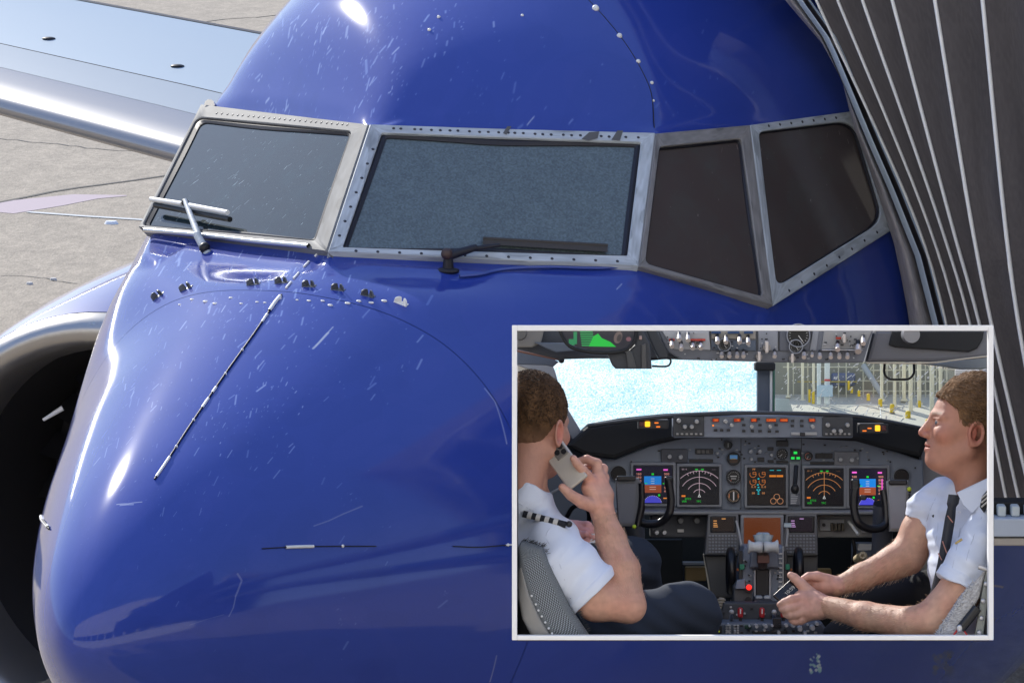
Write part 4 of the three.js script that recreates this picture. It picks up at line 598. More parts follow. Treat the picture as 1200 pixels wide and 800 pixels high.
// flight computers and the centre pedestal
{
  const keys = (x0, y0, x1, y1, nx, ny, d, par) => { const k = []; for (let i = 0; i < nx; i++) for (let j = 0; j < ny; j++) k.push([lerp(x0, x1, (i + 0.18) / nx), lerp(y0, y1, (j + 0.2) / ny), lerp(x0, x1, (i + 0.84) / nx), lerp(y0, y1, (j + 0.8) / ny)]); for (const q of k) part('key', plate(...q, d, 0.006, 0.0008), G.trim, par); };
  for (const [x0, x1, lab, col] of [[830, 866, 'left flight computer', '#f0a860'], [921, 958, 'right flight computer', '#d0a0e0']]) {
    const u = part('flight_computer', prism([[x0, 602], [x1, 602], [x1 + 1, 650], [x0 - 4, 650]], 1.0, 0.06, 0.004), std(lin(0.16, 0.165, 0.18), 0.5), cockpit, lab);
    part('bezel', plate(x0 + 2.5, 604.5, x1 - 3, 624, 0.997, 0.01, 0.003), G.key, u); part('screen', face(x0 + 5, 606, x1 - 6, 622.5, 0.9965), screenMat(160, 110, (g, W, H) => { g.fillStyle = col === '#f0a860' ? '#1c0d05' : '#120816'; g.fillRect(0, 0, W, H); g.fillStyle = col; for (const [x, y, w] of [[70, 8, 30], [8, 24, 26], [8, 42, 26], [8, 56, 30], [8, 70, 34]]) g.fillRect(x, y, w, 7); }, 0.8), u);
    keys(x0, 626, x1 - 2, 648.5, 9, 6, 0.996, u);
    part('support', prism([[x0 - 4, 651], [x1 + 1, 651], [x1, 700], [x0 + 4, 700]], 1.02, 0.1, 0.004), std(lin(0.10, 0.10, 0.10), 0.6), cockpit);
  }
  const lower = part('lower_display', plate(868, 603, 919, 640, 1.0, 0.06, 0.004), G.trim, cockpit); part('screen', face(872, 606.5, 915, 640, 0.9965), screenMat(64, 64, (g) => { g.fillStyle = '#6b3410'; g.fillRect(0, 0, 64, 64); }, 0.75), lower);
  part('document_clip', rod([[863, 610, 0.98], [866, 622, 0.97], [869, 640, 0.96]], 1.6), G.panelLight, cockpit); part('document_clip', rod([[920, 616, 0.96], [923, 620, 0.96], [922, 640, 0.96]], 1.6), G.panelLight, cockpit); part('latch', plate(919, 613, 928, 618, 0.95, 0.02), std(lin(0.5, 0.6, 0.65), 0.4), cockpit);
  // throttle quadrant
  const tq = part('throttle_quadrant', prism([[872, 640], [918, 640], [922, 660], [926, 715], [862, 715], [868, 660]], 0.86, 0.25, 0.006), G.panel, cockpit);
  part('quadrant_top', prism([[881, 644], [911, 644], [913, 665], [879, 665]], 0.83, 0.04, 0.004), std(lin(0.19, 0.21, 0.25), 0.5), tq); part('throttle_slot', plate(886, 667, 901.5, 698, 0.845, 0.02, 0.003), G.key, tq); part('slot_edge', plate(883.5, 668, 886, 699, 0.84, 0.02), G.panelLight, tq); part('slot_edge', plate(901.5, 668, 904, 699, 0.84, 0.02), G.panelLight, tq);
  for (const s of [-1, 1]) {
    const L = part('thrust_lever', [tube([C(894 + s * 1.5, 664, 0.82), C(894 + s * 2.5, 650, 0.79), C(894 + s * 4, 641, 0.77)], 0.009, 12, 8)], std(lin(0.10, 0.09, 0.085), 0.5), tq);
    part('lever_handle', (() => { const a = C(894.6 + s * 0.6, 641, 0.765), b = C(894.6 + s * 18, 640.5, 0.765), pts = [[0, 0.014], [0.25, 0.015], [0.5, 0.0125], [0.75, 0.0135], [0.93, 0.019], [1, 0.016], [1.02, 0.0]].map(([t, r]) => new THREE.Vector2(r, t * a.distanceTo(b))), g = new THREE.LatheGeometry([new THREE.Vector2(0, 0), ...pts], 16); g.applyQuaternion(new THREE.Quaternion().setFromUnitVectors(V(0, 1, 0), b.clone().sub(a).normalize())); g.translate(a.x, a.y, a.z); return g; })(), std(lin(0.56, 0.58, 0.58), 0.4), L);
    part('reverse_lever', bar(C(894.6 + s * 4, 636, 0.80), C(894.6 + s * 6, 626, 0.80), 0.012, 0.014), std(lin(0.42, 0.5, 0.54), 0.4), tq);
    part('trim_wheel', (() => { const x = s < 0 ? 856.5 : 936, p = C(x, 670, 0.9), g = new THREE.TorusGeometry(0.053, 0.011, 10, 36); g.rotateY(Math.PI / 2); g.translate(p.x, p.y + 0.002, p.z); return g; })(), G.yoke, cockpit);
    part('trim_scale', plate(s < 0 ? 866 : 919, 645, s < 0 ? 870.5 : 923, 690, 0.85, 0.01), std(lin(0.04, 0.04, 0.045), 0.5), tq); part('green_band', plate(s < 0 ? 867 : 921, 661, s < 0 ? 873 : 926, 667.5, 0.842, 0.008), std(lin(0.03, 0.25, 0.14), 0.5), tq); part('orange_mark', plate(s < 0 ? 863.5 : 926.5, 666, s < 0 ? 866 : 929, 669, 0.842, 0.008), std(lin(0.5, 0.14, 0.03), 0.5), tq);
    part('idle_stop', plate(s < 0 ? 885 : 895.3, 698, s < 0 ? 894.3 : 903.5, 702.5, 0.82, 0.03, 0.004), std(lin(0.42, 0.46, 0.5), 0.4), tq);
  }
  part('reverse_block', plate(887, 624, 903, 633, 0.81, 0.03, 0.006), std(lin(0.42, 0.5, 0.54), 0.4), tq); part('lever_base', plate(888, 650, 902, 660, 0.78, 0.03), std(lin(0.12, 0.05, 0.04), 0.5), tq);
  for (let i = 0; i < 9; i++) part('scale_mark', plate(913, 648 + i * 5.5, 917, 649.4 + i * 5.5, 0.853, 0.006, 0), G.white, tq); part('scale_line', plate(917.6, 640, 918.4, 692, 0.852, 0.006, 0), G.white, tq);
  const pb = part('parking_brake', prism([[860, 688], [866, 680], [874, 680], [876, 692], [882, 693], [882, 715], [860, 715]], 0.78, 0.06, 0.004), std(lin(0.085, 0.09, 0.10), 0.5), cockpit); part('red_lamp', ball(C(878, 688, 0.76), V(0.0075, 0.0075, 0.006)), G.redLamp, pb); part('lamp_collar', disc(878, 690.5, 0.77, 4.6, 0.01, 16), G.key, pb); part('brake_knob', disc(877, 703, 0.772, 4, 0.01, 14), G.key, pb); part('brake_lever', prism([[862, 690], [864, 680], [873, 678], [874, 690]], 0.765, 0.01, 0.002), G.panel, pb);
  part('start_block', plate(884, 703, 906, 716, 0.76, 0.06, 0.004), std(lin(0.05, 0.05, 0.055), 0.6), cockpit);
  // pedestal in front, with radio panels
  const pd = part('pedestal', prism([[838, 729.5], [964, 729.5], [974, 744.4], [826, 744.4]], 0.56, 0.2, 0.006), std(lin(0.10, 0.12, 0.15), 0.5), cockpit);
  for (const [x, d] of [[868, 0.62], [893.5, 0.62], [918.5, 0.62]]) { const l = part('cutoff_lever', plate(x - 1.8, 722, x + 1.8, 732, d, 0.012), G.key, cockpit); part('red_grip', plate(x - 3.2, 712, x + 3.2, 724, d - 0.012, 0.02, 0.005), G.red, l); part('grip_mark', plate(x - 0.7, 713.4, x + 0.7, 719, d - 0.0135, 0.003, 0), G.white, l); }
  part('lever_deck', prism([[848, 706], [958, 706], [962, 734], [842, 734]], 0.68, 0.06, 0.004), std(lin(0.045, 0.05, 0.06), 0.6), cockpit);
  for (const x of [857.5, 907.5]) { const l = part('wing_switch', bar(C(x, 726, 0.62), C(x, 718, 0.58), 0.005), G.steel, cockpit); part('tip', ball(C(x, 717, 0.58), 0.0065), G.knob, l); }
  const rr = rng(80); part('radio_window', plate(830, 733, 846.5, 742, 0.54, 0.01, 0.0015), G.key, pd); part('radio_digits', face(832, 738, 845, 741.3, 0.5345), screenMat(64, 20, (g) => { g.fillStyle = '#0c0e04'; g.fillRect(0, 0, 64, 20); g.fillStyle = '#c8d820'; for (let i = 0; i < 4; i++) g.fillRect(6 + i * 14, 4, 8, 12); }, 0.7), pd);
  for (const x0 of [850.5, 860]) for (let i = 0; i < 2; i++) for (let j = 0; j < 4; j++) part('key', plate(x0 + i * 3.6, 732 + j * 2.8, x0 + i * 3.6 + 2.6, 734 + j * 2.8, 0.545, 0.006, 0.0006), G.knob, pd);
  for (const [x, y, R] of [[887, 734, 2.6], [898, 734, 2.6], [930, 733, 3], [938, 737, 3.4], [953, 736, 3.4], [958, 731, 2.6], [944, 742, 2.4]]) part('knob', disc(x, y, 0.52, R, 0.03, 14, 0.8), G.knob, pd); for (const [x0, x1] of [[882, 902], [905, 923]]) part('annunciator', plate(x0, 739, x1, 744, 0.545, 0.006), G.key, pd); part('green_key', plate(873, 732, 881, 737, 0.545, 0.006), std(lin(0.01, 0.05, 0.03), 0.4), pd); part('dark_bay', plate(906, 724, 916, 736, 0.552, 0.006), G.key, pd);
  const rd = rng(123);
  for (let i = 0; i < 26; i++) { const x = 852 + (i % 13) * 8.6 + rd() * 2, y = 731.5 + Math.floor(i / 13) * 7 + rd() * 3; if (x < 960) part(rd() < 0.5 ? 'knob' : 'button', rd() < 0.5 ? disc(x, y, 0.535, 1.4 + rd() * 1.2, 0.02, 10, 0.8) : plate(x - 1.8, y - 1.2, x + 1.8, y + 1.2, 0.545, 0.008, 0.0008), rd() < 0.4 ? G.knob : rd() < 0.5 ? G.key : G.panelLight, pd); }
  for (let i = 0; i < 30; i++) { const sd = i % 2, x = sd ? 908 + rd() * 10 : 871 + rd() * 9, y = 646 + rd() * 44; part('button', plate(x - 1.1, y - 0.9, x + 1.1, y + 0.9, 0.853, 0.006, 0.0005), rd() < 0.35 ? G.knob : rd() < 0.5 ? G.key : G.panelLight, tq); }
  for (let i = 0; i < 14; i++) { const x = 848 + i * 8 + rd() * 2, y = 710 + rd() * 14; part('button', plate(x - 1.2, y - 1, x + 1.2, y + 1, 0.672, 0.008, 0.0006), rd() < 0.4 ? G.knob : G.key, cockpit); }
  part('flex_hose', [...Array(9)].map((_, i) => { const p = C(845.5 - i * 0.6, 703 + i * 3.4, 0.7), g = new THREE.TorusGeometry(0.0085, 0.0035, 8, 16); g.rotateX(1.3); g.translate(p.x, p.y, p.z); return g; }).concat([rod([[846, 700, 0.7], [840, 733, 0.7]], 3.4, 4)]), std(lin(0.33, 0.30, 0.24), 0.7), cockpit);
  // footwells
  for (const q of [[803, 664, 828, 681], [956, 666, 975, 680]]) part('rudder_pad', plate(...q, 1.4, 0.03, 0.004), G.tan, cockpit); part('rudder_bar', plate(800, 658, 830, 662, 1.38, 0.02), G.trim, cockpit);
  part('foot_panel', plate(1000, 636, 1060, 700, 1.3, 0.05), G.panel, cockpit); part('hose_valve', [bar(C(1005, 655, 1.1), C(1012, 651, 1.05), 0.012), ball(C(1012, 651, 1.05), 0.014)].slice(0, 1), std(lin(0.6, 0.5, 0.32), 0.5), cockpit); part('valve_ring', ringAt(1011.5, 651, 1.04, 3, 1.5), std(lin(0.6, 0.5, 0.36), 0.5), cockpit); part('valve_ring', ringAt(769, 659, 1.04, 3.2, 1.7), std(lin(0.5, 0.44, 0.30), 0.5), cockpit); part('cable', rod([[1000, 632, 1.1], [1002, 645, 1.1], [998, 668, 1.12]], 2.6), G.yoke, cockpit);
  part('foot_panel', plate(690, 632, 800, 745, 1.4, 0.05), G.hood, cockpit); part('vent_block', plate(1006, 637, 1022, 645, 1.08, 0.02), G.panelLight, cockpit);
  part('side_console', prism([[1062, 640], [1100, 630], [1165, 640], [1165, 745], [1052, 745], [1066, 690]], 0.95, 0.05), std(lin(0.36, 0.34, 0.28), 0.7), cockpit);
  part('side_console', prism([[606, 560], [640, 560], [690, 545], [700, 600], [700, 660], [606, 660]], 0.98, 0.05), G.blueGrey, cockpit); part('console_edge', rod([[630, 586, 0.9], [660, 570, 0.9], [690, 556, 0.95]], 1.5), G.trim, cockpit); part('tiller', rod([[664, 606, 0.8], [672, 594, 0.78], [684, 591, 0.78], [690, 600, 0.8], [690, 614, 0.82]], 3, 24), G.yoke, cockpit);
}
// control columns, each with a wheel and a clipboard
{
  const column = (cx, clip, horn, foot) => {
    const g = new THREE.Group(); g.name = 'control_column'; cockpit.add(g);
    part('column_shaft', tube(foot.map((p) => C(...p)), 0.027, 16, 14), std(lin(0.075, 0.085, 0.105), 0.45), g);
    part('wheel', tube(horn.map((p) => C(...p)), 0.0106, 60, 12), G.yoke, g);
    return g;
  };
  const cards = printMat(128, 256, (g, W, H) => { g.fillStyle = '#5c5f68'; g.fillRect(0, 0, W, H); g.fillStyle = '#c3c6cc'; g.font = '9px sans-serif'; for (let i = 0; i < 17; i++) { g.fillRect(14, 22 + i * 11, 24 + (i * 37) % 40, 2.5); if (i % 2 === 0) g.fillRect(86, 22 + i * 11, 24, 2.5); } g.fillRect(44, 10, 44, 4); }, 0.45);
  let g = column(0, 0, [[752, 592, 0.76], [750, 610, 0.75], [762, 614, 0.74], [776, 611, 0.73], [784, 602, 0.72], [786.5, 588, 0.72], [785, 572, 0.72], [783.5, 562, 0.72]], [[742, 585, 0.79], [744, 640, 0.82], [742, 720, 0.86]]);
  let c = part('clipboard', prism([[721.5, 561], [749, 560], [753, 570], [745, 617], [724, 617]], 0.735, 0.022, 0.004), std(lin(0.10, 0.105, 0.12), 0.5), g); part('checklist', prism([[723, 567], [746, 566.5], [742, 613], [725.5, 613]], 0.731, 0.003, 0), G.paper, c); c.children[0].material = cards; part('clip', plate(723, 557.5, 745, 563.5, 0.725, 0.02, 0.003), G.yoke, c); part('horn_spine', tube([C(752, 566, 0.735), C(752, 590, 0.735), C(747, 616, 0.735)], 0.008, 14, 8), G.yoke, c); part('grip_head', plate(779, 558, 789.5, 572, 0.715, 0.03, 0.006), G.yoke, g); part('marker', ball(C(743.5, 617, 0.71), 0.0055), std(lin(0.45, 0.6, 0.03), 0.4), g);
  g = column(0, 0, [[1004, 566, 0.66], [1001, 582, 0.66], [1001.5, 598, 0.66], [1006, 612, 0.66], [1016, 618.5, 0.67], [1028, 619.5, 0.68], [1038, 614, 0.69], [1039, 596, 0.70], [1036, 574, 0.71]], [[1036, 590, 0.74], [1034, 640, 0.78], [1030, 720, 0.84]]);
  c = part('clipboard', prism([[1040, 564], [1065, 563], [1067, 572], [1062, 623], [1043, 623]], 0.675, 0.022, 0.004), std(lin(0.20, 0.205, 0.215), 0.35), g); part('checklist', prism([[1042, 569], [1063, 568.5], [1059.5, 619], [1044.5, 619]], 0.671, 0.003, 0), G.paper, c); c.children[0].material = printMat(128, 256, (q, W, H) => { q.fillStyle = '#83868e'; q.fillRect(0, 0, W, H); q.fillStyle = '#d2d5da'; for (let i = 0; i < 17; i++) { q.fillRect(12, 20 + i * 11, 26 + (i * 29) % 44, 2.6); } }, 0.3); part('clip', plate(1042, 562, 1064, 568, 0.665, 0.02, 0.004), G.yoke, c); part('spiral', [...Array(14)].map((_, i) => { const p = C(1067.2 - i * 0.35, 573 + i * 3.4, 0.668); return ball(p, 0.0034, 6, 4); }), G.key, c); c.children.at(-1).userData.kind = 'stuff'; part('grip_head', plate(998, 561, 1008, 575, 0.65, 0.03, 0.006), G.yoke, g); part('trigger', plate(1008, 580, 1016, 586, 0.66, 0.02, 0.004), G.yoke, g); part('marker', ball(C(1066, 573, 0.655), 0.006), std(lin(0.55, 0.65, 0.03), 0.4), g);
}
// overhead panel and the trim round it
{
  const oh = part('overhead_panel', prism([[771, 386], [1024, 386], [1012, 424.5], [958, 425.5], [800, 421.5], [782, 412]], 0.66, 0.10, 0.004), std(lin(0.15, 0.165, 0.20), 0.5), cockpit);
  for (const [q, m] of [[[[776, 388], [831, 388], [833, 410], [790, 409]], G.panelLight], [[[834, 388], [886, 388], [886, 397], [834, 397]], std(lin(0.30, 0.28, 0.25), 0.5)], [[[834, 399], [886, 399], [886, 411], [834, 410]], std(lin(0.10, 0.13, 0.18), 0.5)], [[[889, 388], [912, 388], [912, 411], [889, 411]], G.trim], [[[914, 388], [950, 388], [948, 411], [914, 411]], std(lin(0.11, 0.12, 0.15), 0.5)], [[[953, 388], [960, 388], [957, 411], [949, 411]], G.trim], [[[966, 388], [1022, 388], [1012, 409], [963, 409]], std(lin(0.32, 0.32, 0.32), 0.5)]]) part('switch_panel', prism(q, 0.655, 0.012, 0.0015), m, oh);
  for (const x of [832.7, 887.4, 913, 951]) part('panel_joint', plate(x - 0.4, 388, x + 0.4, 411, 0.657, 0.01, 0), G.key, oh);
  { const r = rng(131); for (const [x0, y0, x1, y1, n] of [[780, 389, 828, 407, 16], [836, 399, 884, 409, 10], [891, 389, 910, 409, 9], [966, 390, 1014, 407, 18], [800, 412, 1005, 423, 26]]) for (let i = 0; i < n; i++) { const x = lerp(x0, x1, r()), y = lerp(y0, y1, r()); part(r() < 0.5 ? 'screw' : 'button', r() < 0.5 ? disc(x, y, 0.645, 0.9, 0.006, 8) : plate(x - 1.6, y - 0.8, x + 1.6, y + 0.8, 0.645, 0.006, 0.0005), r() < 0.6 ? G.key : G.panelLight, oh); } }
  const toggle = (x, y, s = 1, d = 0.64) => { const t = part('toggle_switch', bar(C(x, y - 4 * s, d + 0.012), C(x, y, d - 0.012), 0.0045 * s, 0.005 * s), G.key, oh); part('tip', bar(C(x, y - 0.5 * s, d - 0.01), C(x, y + 4.2 * s, d - 0.028), 0.0055 * s, 0.0062 * s, 8), G.switchTip, t); };
  for (const [x, y] of [[787.5, 402], [796, 394], [798.5, 405], [806.5, 394.5], [812, 404], [821.5, 404], [841, 397], [851, 397], [867, 397], [877, 398]]) toggle(x, y); for (const x of [846, 855, 864, 871.5]) toggle(x, 414, 0.9); for (const [x, y, s] of [[908, 414, 0.9], [942.5, 414.5, 1], [952, 414, 0.7], [961, 415, 0.9], [974, 415, 0.9], [984, 415, 0.9], [993.5, 415, 0.9], [1012, 398, 1.1], [982, 405, 1.1], [1006, 406, 1.4]]) toggle(x, y, s);
  for (const [x, y, s] of [[890, 418, 1.6], [899, 407, 1.8], [929, 420, 1.5], [990, 397, 1.4]]) { const k = part('rotary_knob', disc(x, y, 0.63, 3 * s, 0.03, 14, 0.8), std(lin(0.3, 0.28, 0.26), 0.35, 0.3), oh); part('pointer', plate(x - 1.1 * s, y - 4 * s, x + 1.1 * s, y + 3.4 * s, 0.618, 0.014, 0.002), G.switchTip, k); }
  for (const [x, y, w] of [[784, 398, 7], [809, 398, 18], [980, 396, 6]]) part('red_guard', plate(x, y - 1.2, x + w, y + 1.4, 0.645, 0.006, 0.001), std(lin(0.5, 0.04, 0.02), 0.4), oh);
  for (const [x, y, R] of [[936, 393, 14], [933, 406, 8.5], [849, 404, 8]]) { const g = part('gauge', disc(x, y, 0.642, R, 0.012, 28), G.key, oh); part('dial_face', (() => { const q = new THREE.CircleGeometry((R - 1.5) * KP * 1.07, 28), p = C(x, y, 0.6415); q.translate(p.x, p.y, p.z); return q; })(), printMat(128, 128, (k) => { k.fillStyle = '#101012'; k.fillRect(0, 0, 128, 128); k.strokeStyle = '#c8c8c8'; k.lineWidth = 3; for (let i = 0; i < 20; i++) { const a = i / 20 * 6.283; k.beginPath(); k.moveTo(64 + 58 * Math.cos(a), 64 + 58 * Math.sin(a)); k.lineTo(64 + 48 * Math.cos(a), 64 + 48 * Math.sin(a)); k.stroke(); } k.lineWidth = 5; k.beginPath(); k.moveTo(64, 64); k.lineTo(90, 100); k.stroke(); }, 0.3), g); part('dial_rim', ringAt(x, y, 0.64, R - 0.6, 0.8), G.trim, g); }
  for (const [x, w] of [[834, 11], [853, 14], [872, 11]]) part('blue_light', plate(x, 388, x + w, 391, 0.645, 0.008), std(lin(0.02, 0.06, 0.16), 0.3), oh);
  part('panel_edge', plate(963, 409.2, 1012, 411, 0.645, 0.02), G.steel, oh);
  // soft liner on the right with a dark stowage recess, knob and grab handle
  part('ceiling_liner', prism([[1026, 386], [1165, 386], [1165, 418], [1140, 421], [1100, 424], [1016, 424]], 0.7, 0.12, 0.01), std(lin(0.15, 0.155, 0.175), 0.75), cockpit);
  part('stowage_recess', prism([[1046, 388], [1154, 388], [1152, 398], [1146, 408], [1136, 412.5], [1050, 407], [1042, 404]], 0.69, 0.014, 0.004), G.hood, cockpit); part('vent_knob', disc(1069, 392, 0.62, 10.5, 0.05, 22, 0.92), std(lin(0.24, 0.24, 0.25), 0.4), cockpit); part('liner_edge', rod([[1016, 425, 0.68], [1090, 425, 0.68], [1130, 420.5, 0.68], [1160, 417, 0.68]], 1.1), std(lin(0.5, 0.45, 0.36), 0.5), cockpit);
  part('grab_handle', rod([[1037, 426, 0.8], [1037, 438, 0.78], [1042, 443.5, 0.78], [1055, 444.5, 0.78], [1066, 443.5, 0.78], [1071, 438, 0.78], [1071.5, 427, 0.8]], 1.5, 30), G.yoke, cockpit);
  part('lower_liner', prism([[1060, 424], [1100, 425], [1165, 416], [1165, 432], [1128, 433], [1110, 430]], 0.9, 0.04, 0.004), std(lin(0.24, 0.27, 0.29), 0.6), cockpit);
  // left: liner, air outlet and the tilting glass display
  part('ceiling_liner', prism([[604, 386], [772, 386], [784, 413], [800, 421.5], [770, 420], [690, 420], [655, 421], [606, 409]], 0.74, 0.08, 0.006), std(lin(0.055, 0.062, 0.078), 0.7), cockpit);
  part('liner_block', prism([[606, 386], [638, 386], [634, 402], [624, 407], [606, 407]], 0.70, 0.04, 0.004), std(lin(0.20, 0.195, 0.19), 0.7), cockpit); part('air_outlet', disc(609, 390, 0.64, 9, 0.04, 24, 0.85), std(lin(0.10, 0.10, 0.10), 0.5), cockpit); part('liner_rail', prism([[626, 401], [672, 402], [690, 409], [652, 413], [640, 408]], 0.69, 0.03, 0.003), G.blueGrey, cockpit);
  const hud = new THREE.Group(); hud.name = 'head_up_glass'; cockpit.add(hud);
  part('glass_rim', rod([[655, 384, 0.55], [660, 396, 0.55], [667, 405, 0.55], [676, 409, 0.55], [700, 413, 0.55], [730, 411, 0.55], [740, 405, 0.55], [745, 394, 0.55], [746, 384, 0.55]], 2.2, 40), G.hood, hud);
  part('combiner_glass', prism([[657, 386], [745, 386], [744, 394], [739, 404], [729, 409], [700, 411], [677, 407], [668, 403], [661, 395]], 0.552, 0.006, 0), new THREE.MeshStandardMaterial({ color: lin(0.05, 0.05, 0.055), roughness: 0.08, emissive: lin(1, 1, 1), emissiveIntensity: 0.55, emissiveMap: null }), hud);
  const cg = hud.children.at(-1); { const p = cg.geometry.attributes.position, uv = cg.geometry.attributes.uv, a = C(657, 386, 0.552), b = C(745, 411, 0.552); for (let i = 0; i < uv.count; i++) uv.setXY(i, (p.getX(i) - a.x) / (b.x - a.x), (p.getY(i) - b.y) / (a.y - b.y)); }
  cg.material.emissiveMap = canvasTexture(256, 76, (g, W, H) => { g.fillStyle = '#16141a'; g.fillRect(0, 0, W, H); g.fillStyle = '#1c8a50'; g.fillRect(28, 34, 20, 22); g.fillRect(44, 8, 12, 44); g.fillStyle = '#18a04a'; for (let i = 0; i < 7; i++) g.fillRect(66 + i, 6 + i * 8, 44, 5); g.fillStyle = '#10c838'; g.beginPath(); g.moveTo(96, 60); g.lineTo(112, 24); g.lineTo(128, 14); g.lineTo(140, 30); g.lineTo(170, 44); g.lineTo(190, 62); g.fill(); g.fillStyle = '#6a5a54'; g.beginPath(); g.ellipse(196, 28, 14, 22, 0.3, 0, 7); g.fill(); g.fillStyle = '#3c3430'; g.beginPath(); g.ellipse(200, 30, 8, 14, 0.3, 0, 7); g.fill(); g.fillStyle = '#7a5058'; g.beginPath(); g.ellipse(232, 34, 9, 8, 0, 0, 7); g.fill(); });
  part('bracket', prism([[745, 386], [752, 386], [762, 402], [764, 432], [722, 432], [718, 428], [711, 412], [735, 412], [744, 404]], 0.56, 0.05, 0.004), std(lin(0.035, 0.04, 0.05), 0.55), hud); part('bracket_rib', prism([[733, 408], [741, 412], [746, 431], [736, 431]], 0.55, 0.02, 0.002), std(lin(0.055, 0.058, 0.062), 0.5), hud); part('bracket_rib', prism([[752, 404], [757, 402], [758, 432], [752, 432]], 0.55, 0.02, 0.002), std(lin(0.07, 0.07, 0.07), 0.5), hud); part('status_lamp', plate(749, 393, 752.5, 398, 0.555, 0.004), std(lin(0.4, 0.28, 0.26), 0.5), hud);
  part('ceiling_handle', rod([[762, 421, 0.8], [786, 421, 0.78], [784, 428, 0.78], [764, 429, 0.78]], 1.3, 24), G.yoke, cockpit);
  part('support_arm', prism([[757, 386], [769, 386], [783, 411], [783, 420], [772, 420], [764, 404]], 0.64, 0.05, 0.004), std(lin(0.03, 0.035, 0.045), 0.5), cockpit);
}
